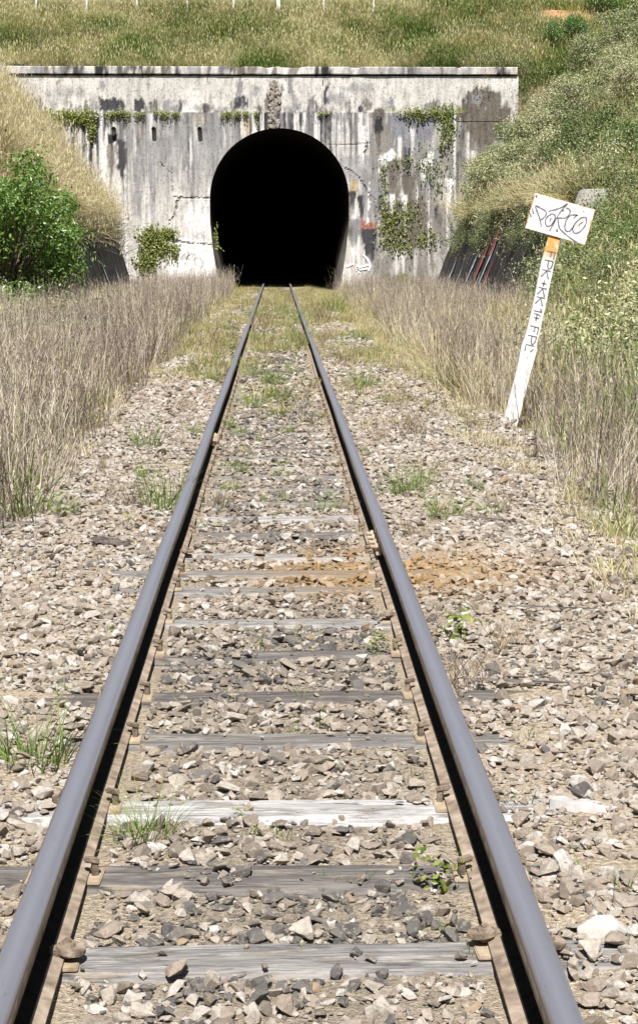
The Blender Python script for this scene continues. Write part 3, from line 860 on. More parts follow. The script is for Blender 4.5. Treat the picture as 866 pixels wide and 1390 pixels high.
CRACKS = [[(240, 267), (262, 268), (287, 268)], [(246, 268), (241, 280), (238, 290), (232, 304)], [(232, 326), (262, 330), (291, 332)], [(465, 226), (477, 232), (486, 240), (494, 252), (500, 262), (508, 270)],
          [(494, 208), (497, 198), (497, 192)], [(176, 160), (176, 300)], [(222, 222), (236, 236), (238, 262)], [(443, 196), (470, 196), (500, 194)]]
def wall_paint(X, Z):
    Pp, Q = toP(X), toQ(Z)
    n = fbm(Pp / 40, Q / 40, 31); n2 = fbm(Pp / 9, Q / 9, 33)
    base = np.array([.60, .57, .53])[None] * (.72 + .46 * n[:, None])
    low = Q > 153
    # long runs that start at the ledge
    st = vnoise(Pp / 4.2, Q / 160, 35) * .6 + vnoise(Pp / 1.9, Q / 90, 36) * .4
    ln = 60 + 170 * vnoise(Pp / 7, Pp * 0, 37)
    run = sm(.47, .62, st) * sm(1.15, .3, (Q - 153) / ln) * low * .96
    base = base * (1 - run[:, None]) + np.array([.16, .153, .157])[None] * run[:, None]
    st2 = vnoise(Pp / 1.6, Q / 45, 45); run2 = sm(.62, .76, st2) * low * .7 * sm(1.2, .2, (Q - 153) / (ln * .8))
    base = base * (1 - run2[:, None]) + np.array([.11, .105, .11])[None] * run2[:, None]
    gr = sm(.5, .66, fbm(Pp / 3, Q / 6, 46)) * sm(24, 2, np.abs(Q - 157)) * .85
    base = base * (1 - gr[:, None]) + np.array([.14, .13, .12])[None] * gr[:, None]
    rg = sm(470, 510, Pp + 30 * (n - .5)) * low * (.45 + .55 * sm(.36, .52, fbm(Pp / 12, Q / 26, 47)))
    base = base * (1 - rg[:, None]) + np.array([.24, .22, .20])[None] * rg[:, None]
    lg = sm(470, 600, Pp) * low * sm(345, 300, Q) * 0
    wh = sm(.62, .8, vnoise(Pp / 3.1, Q / 120, 38)) * low * .6
    base = base * (1 - wh[:, None]) + np.array(WHT)[None] * wh[:, None]
    sp = sm(.60, .74, n2) * .55 * sm(.35, .6, n)
    base = base * (1 - sp[:, None]) + np.array(GRY)[None] * sp[:, None]
    wob = (fbm(Pp / 3.5, Q / 14, 39) - .5) * 11; wob2 = (fbm(Pp / 2.6, Q / 8, 41) - .5) * 16
    for x0, x1, y0, y1, c, s, so, run_ in STAINS:
        so = so * .55; s = min(1, s * 1.12)
        dx = np.maximum(x0 - Pp, Pp - x1) + wob * min(1, (x1 - x0) / 14)
        dy0 = y0 - Q + wob2 * .35; dy1 = Q - y1 + wob2 * .8
        if run_:      # a run: narrows and frays as it goes down
            fr = np.clip((Q - y0) / (y1 - y0), 0, 1.4); dx = dx + fr ** 1.5 * (x1 - x0) * .33 * (.3 + 1.4 * vnoise(Pp / 2.2, Q * 0 + x0, 61))
            m = (1 - sm(-so, so, dx)) * (1 - sm(-so, so, dy0)) * (1 - sm(-so - 9 * run_, so + 11 * run_, dy1 + 10 * (vnoise(Pp / 1.5, Q * 0 + y0, 62) - .5))) * s
        else:         # a blotch with a ragged round edge
            hw, hh = (x1 - x0) / 2, (y1 - y0) / 2
            e = ((np.abs(Pp - x0 - hw) / hw) ** 2.6 + (np.abs(Q - y0 - hh) / hh) ** 2.6) ** (1 / 2.6) - 1
            m = (1 - sm(-so * 1.2, so * 1.2, e * min(hw, hh) + wob * min(1, hw / 9) + wob2 * min(.6, hh / 16))) * s
        m = m * (.8 + .7 * fbm(Pp / 3, Q / 7, 43))
        m = np.clip(m, 0, 1)[:, None]; base = base * (1 - m) + np.array(c)[None] * m
    dep = np.zeros(len(X))
    gw = sm(172, 182, Pp) * sm(345, 320, Pp) * low * sm(300, 200, Q) * (.25 + .6 * sm(.35, .6, fbm(Pp / 9, Q / 60, 49)))
    base = base * (1 - gw[:, None]) + np.array([.30, .29, .285])[None] * gw[:, None]
    jag0 = (fbm(Pp / 4, Q / 4, 44) - .5) * 5
    for ln_ in CRACKS:
        straight = len(ln_) < 3 or ln_[0][0] == 443; jag = jag0 * (.12 if straight else 1)
        for (xa, ya), (xb, yb) in zip(ln_[:-1], ln_[1:]):
            d = np.array([xb - xa, yb - ya], float); t = np.clip(((Pp - xa) * d[0] + (Q - ya) * d[1]) / (d @ d), 0, 1)
            dist = np.hypot(Pp - xa - t * d[0] + jag, Q - ya - t * d[1] + jag)
            m = (1 - sm(.5, 1.6, dist)) * (.45 if straight else 1) * (.4 + .9 * vnoise(Pp / 7, Q / 7, 48))
            m = np.clip(m, 0, 1); dep += .05 * m; m = (m * .85)[:, None]; base = base * (1 - m) + np.array([.06, .055, .05])[None] * m
    return base, np.minimum(dep, .07)

def wall_grid(name, x0, x1, z0, z1, step, yface, hole, parent):
    X = np.linspace(x0, x1, int((x1 - x0) / step) + 1); Z = np.linspace(z0, z1, int((z1 - z0) / step) + 1)
    gx, gz = np.meshgrid(X, Z); gx = gx.ravel(); gz = gz.ravel()
    nx, nz = len(X), len(Z); ii = np.arange(nx * nz).reshape(nz, nx)
    F = np.stack([ii[:-1, :-1], ii[:-1, 1:], ii[1:, 1:], ii[1:, :-1]], -1).reshape(-1, 4)
    col, dep = wall_paint(gx, gz)
    gy = yface + dep + .035 * (fbm(gx * 1.3, gz * 1.3, 50) - .5)
    if hole:
        ins = inside(gx, gz); F = F[~ins[F].all(1)]
        for k in np.unique(F[ins[F]]):
            gx[k], gz[k] = nearest(np.array([gx[k], gz[k]])); gy[k] = yface
    V = np.stack([gx, gy, gz], 1)
    # edges turned back into the hill so that the wall has thickness
    V2, F2 = list(map(tuple, V)), [tuple(f) for f in F]
    ring = list(ii[0, :]) + list(ii[1:, -1]) + list(ii[-1, ::-1][1:]) + list(ii[::-1, 0][1:])
    if not hole:
        pass
    k0 = len(V2)
    for r_ in ring: V2.append((gx[r_], yface + .75, gz[r_]))
    m = len(ring)
    for a in range(m - 1):
        if hole and (gz[ring[a]] < z0 + .02 and gz[ring[a + 1]] < z0 + .02): continue
        F2.append((ring[a + 1], ring[a], k0 + a, k0 + a + 1))
    me = mesh(name, V2, F2)
    ca = me.color_attributes.new('Col', 'FLOAT_COLOR', 'POINT')
    cc = np.concatenate([col, col[ring]]); cc = np.concatenate([cc, np.ones((len(cc), 1))], 1)
    ca.data.foreach_set('color', cc.astype(np.float32).ravel())
    return link(name, me, M['concrete'], parent)

portal = empty('tunnel_portal', (0, 0, 0))
tag(portal, 'stained pale concrete tunnel portal with dark horseshoe opening below the grassy hill', 'tunnel portal')
ZL = 6.94
wall_grid('lower_wall', -9.7, 7.25, -.6, ZL, .052, PY, True, portal)
wall_grid('upper_wall', PX0, PX1, 6.6, 8.37, .055, PY + .20, False, portal)
wall_grid('side_wall', 7.26, PX1 - .02, -.6, 6.59, .07, PY + .22, False, portal)
# coping: a projecting course with a broken, weathered edge
cpx = np.linspace(PX0 - .05, PX1 - .06, 260); V, F = [], []
prf = [(.60, 8.435), (.105, 8.435), (.09, 8.46), (.09, 8.70), (.12, 8.735), (.75, 8.745)]
chip = sm(.66, .8, fbm(cpx * 1.7, cpx * 0, 70))
for i, x in enumerate(cpx):
    for j, (dy, z) in enumerate(prf):
        a = chip[i] * (.06 if j in (3, 4) else .02)
        V.append((x, PY + dy + a + .012 * (vnoise(x * 3, j * 7.3, 71) - .5), z - a * .7 + .014 * (vnoise(x * 2.1, j * 3.1, 72) - .5)))
m = len(prf)
for i in range(len(cpx) - 1):
    for j in range(m - 1):
        a = i * m + j; F.append((a, a + m, a + m + 1, a + 1))
F.append(tuple(range(m))); F.append(tuple((len(cpx) - 1) * m + j for j in reversed(range(m))))
me = mesh('coping', V, F); VV = np.array(V)
# two rows only across its face: colours come from the same weathering as the wall
col, _ = wall_paint(VV[:, 0], np.clip(VV[:, 2], 8.46, 8.7))
ca = me.color_attributes.new('Col', 'FLOAT_COLOR', 'POINT'); ca.data.foreach_set('color', np.concatenate([col, np.ones((len(col), 1))], 1).astype(np.float32).ravel())
link('coping', me, M['concrete'], portal)
bm = bmesh.new(); bm_box(bm, ((PX0 + PX1) / 2, PY + .55, 8.46), (PX1 - PX0 - .1, .30, .24))
link('coping_bed', bm_mesh('coping_bed', bm), M['wing'], portal)
# ledge top between the two faces is the turned-back edge of the lower wall; drain pipes poke out under it
for px in (160, 213, 274):
    bm = bmesh.new(); c = Vector((wX(px), PY - .10, wZ(175)))
    rot = Euler((R(90), 0, 0)).to_matrix()
    ro = [bm.verts.new((.09 * math.cos(a), .09 * math.sin(a), h)) for h in (-.16, .16) for a in np.linspace(0, 6.283, 17)[:-1]]
    ri = [bm.verts.new((.07 * math.cos(a), .07 * math.sin(a), h)) for h in (-.16, .16) for a in np.linspace(0, 6.283, 17)[:-1]]
    for k in range(16):
        j = (k + 1) % 16
        bm.faces.new((ro[k], ro[j], ro[16 + j], ro[16 + k])); bm.faces.new((ri[j], ri[k], ri[16 + k], ri[16 + j]))
        bm.faces.new((ro[16 + k], ro[16 + j], ri[16 + j], ri[16 + k])); bm.faces.new((ro[j], ro[k], ri[k], ri[j]))
    bmesh.ops.transform(bm, matrix=Matrix.Translation(c) @ rot.to_4x4(), verts=bm.verts)
    link('drain_pipe', bm_mesh('drain_pipe', bm), M['iron'], portal)
# lining
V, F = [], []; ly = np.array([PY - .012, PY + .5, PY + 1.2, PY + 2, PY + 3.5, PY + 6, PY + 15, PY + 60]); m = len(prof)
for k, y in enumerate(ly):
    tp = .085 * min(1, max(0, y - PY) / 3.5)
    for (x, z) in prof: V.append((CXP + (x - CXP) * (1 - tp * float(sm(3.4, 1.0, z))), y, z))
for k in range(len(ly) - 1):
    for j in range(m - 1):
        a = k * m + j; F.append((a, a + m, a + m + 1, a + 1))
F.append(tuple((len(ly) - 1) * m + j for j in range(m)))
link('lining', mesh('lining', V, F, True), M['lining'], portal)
# rough patch over the crown where the render has fallen away
r = np.random.default_rng(5); bm = bmesh.new()
for k in range(70):
    qx = 373 + r.normal() * 5.2; qy = 112 + 60 * r.random()
    if abs(qx - 373) > 4 + 7 * sm(110, 135, qy): continue
    yy = PY + (.20 if qy < 153 else 0)
    b2 = bmesh.ops.create_icosphere(bm, subdivisions=1, radius=.1)
    s = .07 + .08 * r.random()
    bmesh.ops.transform(bm, matrix=Matrix.Translation((wX(qx), yy - .005, wZ(qy))) @ Euler(r.random(3) * 6).to_matrix().to_4x4() @ Matrix.Diagonal((s * 10, s * 6, s * 10, 1)), verts=b2['verts'])
for v in bm.verts: v.co += Vector(r.normal(size=3)) * .018
for v in bm.verts: v.co.y = max(v.co.y, (PY + .13 if v.co.z > ZL else PY - .07))
link('rubble_patch', bm_mesh('rubble_patch', bm), M['rubble'], portal)
# sloping dark coping at the left end
bm = bmesh.new()
a, b = Vector((-11.3, 75.3, 8.95)), Vector((-10.0, 74.7, 6.75)); d = b - a
bm_box(bm, (a + b) / 2, (.42, .5, d.length), d.to_track_quat('Z', 'Y').to_matrix(), .04)
link('sloping_coping', bm_mesh('sloping_coping', bm), M['pier'], portal)

def ribbon(pts, width, conv):
    """flat paint stroke along 2-D points; conv puts a 2-D point on the painted face"""
    p = [np.array(a, float) for a in pts]; q2 = []
    for k in range(len(p) - 1):       # Catmull-Rom
        p0, p1, p2, p3 = p[max(0, k - 1)], p[k], p[k + 1], p[min(len(p) - 1, k + 2)]
        for t in np.linspace(0, 1, 6)[:-1]:
            q2.append(.5 * (2 * p1 + (p2 - p0) * t + (2 * p0 - 5 * p1 + 4 * p2 - p3) * t * t + (3 * p1 - p0 - 3 * p2 + p3) * t ** 3))
    q2.append(p[-1]); V, F = [], []
    for k, c in enumerate(q2):
        d = q2[min(k + 1, len(q2) - 1)] - q2[max(k - 1, 0)]; d = d / (np.linalg.norm(d) + 1e-9); nn = np.array([-d[1], d[0]])
        w = width * (.75 + .5 * ((k * 7919) % 13) / 13) / 2
        V += [conv(c - nn * w), conv(c + nn * w)]
        if k: F.append((2 * k - 2, 2 * k - 1, 2 * k + 1, 2 * k))
    return V, F
def strokes(name, lines, width, conv, mat, parent):
    V, F = [], []
    for ln_ in lines:
        v, f = ribbon(ln_, width, conv); k = len(V); V += v; F += [tuple(i + k for i in t) for t in f]
    return link(name, mesh(name, V, F), mat, parent)
onwall = lambda p: (wX(p[0]), PY - .028, wZ(p[1]))
z4 = lambda pts: [(220 + a / 9.62, 300 + b / 9.62) for a, b in pts]
strokes('graffiti_scribble', [z4(l_) for l_ in (
    [(250, 480), (300, 440), (330, 405), (370, 405), (350, 440), (330, 490), (260, 490)], [(285, 440), (300, 485)], [(300, 420), (320, 480)], [(318, 410), (335, 470)],
    [(330, 500), (370, 440), (415, 430), (410, 465), (350, 495), (350, 460), (390, 420), (440, 425), (448, 470), (420, 500), (360, 505)],
    [(440, 500), (470, 475), (510, 480), (540, 520), (545, 570), (515, 612)], [(440, 500), (440, 550), (470, 590)], [(335, 520), (315, 550), (318, 590)], [(190, 440), (240, 445)])],
    .35, onwall, M['black_paint'], portal)
strokes('faint_graffiti', [z4(l_) for l_ in ([(445, 190), (490, 155), (560, 130), (600, 120)], [(445, 190), (500, 210), (560, 215)], [(500, 170), (540, 165), (570, 190), (530, 205)])], .28, onwall, M['grey_paint'], portal)
z5 = lambda pts: [(430 + a / 5.094, 200 + b / 5.094) for a, b in pts]
strokes('white_graffiti', [z5([(318, 738), (350, 775), (365, 815), (355, 855)]), z5([(205, 825), (250, 800)]), z5([(265, 835), (355, 810)]), z5([(268, 850), (350, 835)]), z5([(275, 820), (290, 870)])], 2.6, onwall, M['white_paint'], portal)

# tunnel floor
tf = link('tunnel_floor', mesh('tunnel_floor', [(-2.9, 75.9, -.24), (3.1, 75.9, -.24), (3.1, 137, -.24), (-2.9, 137, -.24)], [(0, 1, 2, 3)]), M['soil'])
tag(tf, 'bare floor of the dark tunnel', 'floor', kind='structure')

# ------------------------------------------------------------------ side walls
def wing(name, sx, y0, y1, label):
    e = empty(name, (0, 0, 0)); tag(e, label, 'retaining wall')
    n = int((y1 - y0) / .3); V, F = [], []; pf = []
    b_ = 6.15 if sx > 0 else 5.6; tp_ = 7.5 if sx > 0 else 6.75
    for t in np.linspace(0, 1, 14): pf.append((b_ + (tp_ - b_) * t, -.7 + 3.55 * t))
    pf += [(tp_ + .55, 2.85), (tp_ + .55, -.7)]
    m = len(pf)
    for i in range(n + 1):
        y = y0 + (y1 - y0) * i / n
        for (x, z) in pf:
            V.append((sx * (x + .05 * (fbm(np.array(y * .8), np.array(z * 1.1), 80) - .5)), y, z + .03 * (vnoise(y * 1.5, z * 0, 81) - .5)))
    for i in range(n):
        for j in range(m):
            a, b = i * m + j, i * m + (j + 1) % m
            F.append((a, b, b + m, a + m) if sx < 0 else (a, a + m, b + m, b))
    F.append(tuple(range(m))); F.append(tuple(n * m + j for j in range(m)))
    link('wall_face', mesh('wall_face', V, F), M['wing'], e)
    return e
wl = wing('retaining_wall', -1, LW_Y, PY - .06, 'dark streaked sloping retaining wall left of the tunnel, under straw coloured grass')
wr = wing('retaining_wall', 1, RW_Y + .5, PY - .06, 'black stained sloping retaining wall right of the tunnel with red and white paint')
bm = bmesh.new(); fr = [(6.12, -.7), (7.42, 2.93), (8.32, 2.95), (8.32, -.7)]
v0 = [bm.verts.new((x, RW_Y - .1, z)) for x, z in fr]; v1 = [bm.verts.new((x, RW_Y + .495, z)) for x, z in fr]
bm.faces.new(v0); bm.faces.new(v1[::-1])
for k in range(4): bm.faces.new((v0[k], v1[k], v1[(k + 1) % 4], v0[(k + 1) % 4]))
bmesh.ops.bevel(bm, geom=list(bm.edges), offset=.025, segments=2, affect='EDGES')
link('end_pier', bm_mesh('end_pier', bm), M['pier'], wr)
def onwing(sx):
    def f(p):      # p = (along the wall, up the slope 0..1)
        b_ = 6.15 if sx > 0 else 5.6; tp_ = 7.5 if sx > 0 else 6.75
        return (sx * (b_ + (tp_ - b_) * p[1] - .045), p[0], -.7 + 3.55 * p[1] + .02)
    return f
for nm, mt, lst, w in (('red_paint_streak', 'red_paint', [[(62.2, .34), (61.9, .5), (61.7, .58)], [(59.0, .25), (58.8, .42)], [(60.6, .66), (60.3, .69), (60.0, .65)]], .26),
                       ('white_paint_streak', 'pale_paint', [[(64.5, .2), (64.3, .4), (63.9, .52)], [(60.4, .2), (60.3, .4), (59.9, .6)], [(71, .25), (70.6, .42)], [(67.6, .2), (67.4, .38)], [(61.2, .22), (61.1, .36)]], .17)):
    strokes(nm, lst, w, onwing(1), M[mt], wr)
strokes('paint_streak', [[(66, .25), (65.6, .45)], [(70.5, .2), (70.2, .38)]], .12, onwing(-1), M['pale_paint'], wl)

# ------------------------------------------------------------------ leaning sign
sb = ground_at(690, 578, -.36)
for _ in range(6): sb = ground_at(690, 578, float(top_z(sb.x, sb.y)))
sign = empty('trackside_sign', (sb.x, sb.y, float(top_z(sb.x, sb.y)) - .02), (0, R(13.0), 0))
tag(sign, 'leaning white post with a rusty white board, both scrawled with grey graffiti', 'sign')
V, F = [], []
zz = np.linspace(-.3, 2.14, 30)
for k, z in enumerate(zz):
    w = .064 + .006 * vnoise(z * 4, 1.3, 90) + (.008 if z < .9 else 0)
    off = .012 * math.sin(z * 2.2) + .008 * (vnoise(z * 5, 4.4, 91) - .5)
    w += .010 * math.exp(-((z - .84) / .07) ** 2)
    for a, b in ((-1, -1), (1, -1), (1, 1), (-1, 1)): V.append((off + a * w, b * .028, z))
for k in range(len(zz) - 1):
    for j in range(4):
        a, b = k * 4 + j, k * 4 + (j + 1) % 4; F.append((a, b, b + 4, a + 4))
F += [(3, 2, 1, 0), tuple((len(zz) - 1) * 4 + j for j in range(4))]
pst = link('post', mesh('post', V, F), M['post'], sign)
bm = bmesh.new(); bm_box(bm, (0, 0, 0), (.66, .012, .385), None, .002)
board = link('board', bm_mesh('board', bm), M['board'], sign, (.0, -.038, 2.265), (0, R(2.6), 0))
# strokes drawn in the board's own plane, read off the close-up (866 x 664 view of the board)
TL, TR, BL = np.array([140., 38]), np.array([838., 238]), np.array([38., 425])
Mi = np.linalg.inv(np.stack([TR - TL, BL - TL], 1))
def onboard(p):
    u, v = Mi @ (np.asarray(p, float) - TL)
    return (-.33 + .66 * u, -.0075, .1925 - .385 * v)
strokes('graffiti_lettering', [
    [(112, 212), (130, 272)], [(82, 255), (104, 303)],
    [(225, 412), (205, 330), (175, 255), (150, 185), (200, 205), (262, 240), (275, 275), (250, 315), (215, 340)],
    [(330, 280), (285, 310), (268, 360), (285, 405), (325, 405), (365, 360), (378, 300), (350, 275), (320, 285)], [(318, 355), (335, 320)],
    [(300, 245), (380, 228), (450, 205), (515, 165), (470, 215), (430, 265), (385, 340), (320, 462)],
    [(400, 320), (440, 322), (500, 320), (545, 275), (540, 230), (500, 215)],
    [(412, 330), (430, 420), (470, 470), (560, 540), (650, 600)],
    [(640, 300), (600, 290), (545, 300), (505, 360), (495, 430), (520, 470), (560, 460), (600, 410)], [(590, 330), (630, 290)],
    [(735, 320), (680, 325), (620, 375), (585, 440), (610, 490), (665, 480), (715, 430), (740, 370), (735, 320)], [(655, 400), (700, 370)]], 16, onboard, M['grey_paint'], board)
def onpost(p):     # p = (across -1..1, distance down from the post's top)
    z = 2.07 - p[1]
    return (.012 * math.sin(z * 2.2) + p[0] * .060, -.0295, z)
L_ = []; y0 = .17
def glyph(g, y):
    s = {'F': [[(-.75, 0), (.85, 0)], [(.15, 0), (.1, .055)], [(.8, 0), (.75, .075)]], 'P': [[(-.8, 0), (.8, 0)], [(-.05, 0), (0, .055), (.2, .082), (.55, .075), (.75, .04), (.75, 0)]],
         'K': [[(-.8, 0), (.75, 0)], [(.0, .006), (-.75, .075)], [(.0, .006), (.6, .085)]], '+': [[(0, -.03), (0, .035)], [(-.45, .005), (.5, .005)]],
         '1': [[(-.75, 0), (.75, 0)], [(.75, 0), (.35, -.035)], [(-.6, .03), (.1, .03), (.6, .045)]], 'C': [[(-.75, 0), (.75, 0)], [(-.75, 0), (-.7, .07)], [(.75, .03), (.3, .07)]]}[g]
    return [[(a, y + b) for a, b in ln_] for ln_ in s]
def post_strokes():
    V, F = [], []
    for ch, y in (('F', .16), ('P', .255), ('K', .36), ('+', .495), ('K', .55), ('K', .65), ('1', .80), ('+', .865), ('F', .965), ('P', 1.065), ('C', 1.165)):
        for ln_ in glyph(ch, y):
            v, f = ribbon([(a * .060, b) for a, b in ln_], .015, lambda c: onpost((c[0] / .060, c[1])))
            k = len(V); V += v; F += [tuple(i + k for i in t) for t in f]
    for y in (.11, 1.30):
        v, f = ribbon([(-.004, y), (.006, y)], .012, lambda c: onpost((c[0] / .060, c[1]))); k = len(V); V += v; F += [tuple(i + k for i in t) for t in f]
    link('post_lettering', mesh('post_lettering', V, F), M['grey_paint'], pst)
post_strokes()
bm = bmesh.new(); bm_cyl(bm, (0, -.004, 0), .012, .010, .008, 8, Euler((R(90), 0, 0)).to_matrix())
BH = bm_mesh('bolt_head', bm)
for x, z in ((-.31, .165), (0.0, -.12), (0.0, .1)): link('bolt_head', BH, M['rust'], board, (x, -.007, z))

# ------------------------------------------------------------------ fence on the hilltop
fe = empty('wire_fence', (0, 0, 0)); tag(fe, 'thin white posts of a wire fence along the grassy hilltop', 'fence')
fy = 80.6
for px, w in ((2, .03), (66, .022), (131, .022), (196, .028), (261, .02), (321, .024), (379, .055), (438, .02), (503, .02), (-60, .02)):
    x = (px - 376) / FPX * fy * 1.02
    bm = bmesh.new(); h = 1.5 if w < .05 else 1.7
    bm_box(bm, (0, 0, h / 2 - .3), (w * 2.8, w * 2.8, h), None, .004)
    link('fence_post', bm_mesh('fence_post', bm), M['fence_white'], fe, (x, fy, float(H(x, fy))))
V, F = [], []
for zz_ in (.35, .65, .95):
    xs_ = np.linspace(-14.5, 4.2, 30); zs = H(xs_, xs_ * 0 + fy) + zz_
    k0 = len(V)
    for x, z in zip(xs_, zs):
        for a in range(3): V.append((x, fy - .04 + .004 * math.cos(a * 2.1), z + .004 * math.sin(a * 2.1)))
    for k in range(29):
        for a in range(3): F.append((k0 + 3 * k + a, k0 + 3 * k + (a + 1) % 3, k0 + 3 * k + 3 + (a + 1) % 3, k0 + 3 * k + 3 + a))
link('fence_wire', mesh('fence_wire', V, F), M['wire'], fe)

# ------------------------------------------------------------------ ground vegetation (nobody could count it)
def pick(n, x0, x1, y0, y1, cond=None, dens=None):
    x = x0 + (x1 - x0) * rng.random(n); y = y0 + (y1 - y0) * rng.random(n)
    k = np.ones(n, bool)
    if cond is not None: k &= cond(x, y)
    if dens is not None: k &= rng.random(n) < dens(x, y)
    return x[k], y[k]
def grow(name, x, y, smin, smax, tint, variants, mat, label, cat, lean=.12, zfix=None):
    # bare trodden patch round the foot of the sign
    ok = ~((np.abs(x - sb.x) < .42) & (y > sb.y - 3.2) & (y < sb.y + .4) & (x < sb.x + .2))
    smin, smax, tint = [np.broadcast_to(v, x.shape)[ok] for v in (smin, smax, tint)]
    x, y = x[ok], y[ok]
    k = len(x); s = smin + (smax - smin) * rng.random(k)
    P = np.stack([x, y, top_z(x, y) if zfix is None else x * 0 + zfix], 1)
    rot = np.stack([rng.normal(size=k) * lean, rng.normal(size=k) * lean, rng.random(k) * 6.283], 1)
    scl = np.stack([s, s, s * (.8 + .4 * rng.random(k))], 1)
    o = scatter(name, P, rot, scl, np.clip(tint, 0, 1), variants, mat)
    return tag(o, label, cat, kind='stuff')

hillg = [blades(30, .20, .25, .68, .017, .45, .9, 200 + k, 3, .25) for k in range(6)]
strawg = [blades(46, .22, .45, 1.0, .013, .5, 1.5, 220 + k, 4, .2) for k in range(6)]
shortg = [blades(30, .16, .10, .26, .009, .5, .9, 240 + k, 3) for k in range(6)]
stk = [stalks(10 + k % 5, .26, .3, 1.25, .0065 + .001 * (k % 3), 260 + k) for k in range(12)]
spr = [sprig(280 + k, 330, .42, .038, .55) for k in range(6)]
smallspr = [sprig(300 + k, 80, .28, .05, .4) for k in range(5)]

# hill above the portal: green and straw in patches
x, y = pick(6500, -14, 17, 76.95, 82.5, lambda x, y: ((x - 12.4) / 2.0) ** 2 + ((y - 80.6) / 1.3) ** 2 > rng.random(len(x)) * 1.2); p = fbm(x * .55, y * .9, 91)
grow('hill_grass', x, y, .75, 1.4, .30 + 2.4 * (p - .45) + .18 * rng.normal(size=len(x)) - .12 * sm(2, 8, x) + .30 * sm(79.2, 80.6, y) * sm(2, -3, x), hillg, M['green'], 'rough green and straw grass on the slope above the tunnel portal', 'grass')
x, y = pick(3400, -14, 14, 77.1, 82, None, lambda x, y: sm(.42, .62, fbm(x * .6, y * .6, 92)))
grow('hill_straw_grass', x, y, .6, .95, .55 + .25 * rng.normal(size=len(x)), strawg, M['straw'], 'pale straw tussocks among the green on the slope above the tunnel', 'grass')
x, y = pick(5200, -22, 22, 81, 100, lambda x, y: ((x - 12.4) / 2.0) ** 2 + ((y - 80.6) / 1.3) ** 2 > rng.random(len(x)) * 1.2)
grow('hilltop_grass', x, y, .55, .95, .78 + .2 * rng.normal(size=len(x)) - .4 * sm(0, 8, x), hillg, M['green'], 'pale dry grass on the hilltop around the fence posts', 'grass')
x, y = pick(260, -12, 16, 77.2, 81.5, None, lambda x, y: .3 + .7 * sm(6, 9, x))
grow('orange_grass', x, y, .7, 1.15, .5 + .3 * rng.normal(size=len(x)), [blades(10, .12, .5, .9, .016, .12, .2, 310 + k, 3, .5) for k in range(3)], M['orange'], 'orange brown seeding grass standing on the hill above the tunnel', 'grass')

# left bank: long straw
onbank = lambda x, y: (np.abs(x) > 7.35)
x, y = pick(6000, -17, -6.85, 54.5, 76)
grow('left_bank_grass', x, y, 1.0, 1.8, .88 + .22 * rng.normal(size=len(x)) - .3 * sm(.55, .75, fbm(x * .7, y * .7, 93)), strawg, M['straw'], 'long straw coloured grass covering the left bank and hanging over the wall', 'grass', .2)
x, y = pick(700, -7.35, -6.7, 57.3, 75.8)
k = len(x)
o = grow('overhanging_grass', x, y, .7, 1.15, .7 + .3 * rng.normal(size=k), strawg, M['straw'], 'dry grass drooping over the top of the left retaining wall', 'grass', .45, 2.8)

# trackside dead stalks, both sides
def edgeL(x, y): return x < -1.62 - .22 * vnoise(y * .7, y * 0, 94) - .25 * sm(9, 14, y) * 0
def edgeR(x, y): return x > 2.02 + .30 * vnoise(y * .7, y * 0, 95) + .25 * sm(22, 45, y)
x, y = pick(6700, -6.6, -1.6, 3, 75.5, edgeL, lambda x, y: (.55 + .6 * fbm(x * .9, y * .5, 96)) * (1 - .6 * sm(-4.0, -5.2, x) * sm(24, 32, y) * sm(62, 56, y)))
grow('left_dead_stalks', x, y, .55 - .2 * sm(4.6, 5.8, -x) * sm(50, 60, y), .98 - .4 * sm(4.6, 5.8, -x) * sm(50, 60, y), .40 + .32 * rng.normal(size=len(x)) + .6 * (fbm(x * .6, y * .4, 97) - .5), stk, M['stalk'], 'tall purple brown dead weed stalks along the left of the track', 'dead weeds', .12)
x, y = pick(6400, 2.0, 6.6, 3, 75.5, lambda x, y: edgeR(x, y) & ((y > 12.5) | (x > 2.75)), lambda x, y: (.5 + .6 * fbm(x * .9, y * .5, 98)) * (1 - .75 * sm(3.2, 4.6, x) * (y < 44)))
grow('right_dead_stalks', x, y, .5, .92, .45 + .32 * rng.normal(size=len(x)) + .6 * (fbm(x * .6, y * .4, 99) - .5), stk, M['stalk'], 'tall grey brown dead weed stalks along the right of the track', 'dead weeds', .12)
x, y = pick(2900, -6.5, -1.7, 3, 75, edgeL, lambda x, y: sm(.40, .62, fbm(x * .8, y * .35, 104)))
grow('left_verge_grass', x, y, .5, .95, .35 + .25 * rng.normal(size=len(x)), hillg, M['green'], 'green and dry grass mixed into the left trackside weeds', 'grass')
x, y = pick(4000, 2.1, 6.5, 2, 75, lambda x, y: edgeR(x, y) & ((y > 9) | (x > 2.4)), lambda x, y: sm(.42, .68, fbm(x * .8, y * .35, 105)))
grow('right_verge_grass', x, y, .5, .95, .42 + .25 * rng.normal(size=len(x)), hillg, M['green'], 'green and dry grass mixed into the right trackside weeds', 'grass')
x, y = pick(1500, -6.5, -1.9, 14, 70, edgeL, lambda x, y: sm(.48, .66, fbm(x * .7 + 5, y * .3, 114)))
grow('left_verge_straw', x, y, .6, 1.05, .6 + .3 * rng.normal(size=len(x)), strawg, M['straw'], 'bent straw coloured tussocks among the left trackside weeds', 'grass')
x, y = pick(1500, 2.2, 6.2, 21, 70, edgeR, lambda x, y: sm(.48, .66, fbm(x * .7 + 5, y * .3, 115)))
grow('right_verge_straw', x, y, .55, 1.0, .6 + .3 * rng.normal(size=len(x)), strawg, M['straw'], 'bent straw coloured tussocks among the right trackside weeds', 'grass')
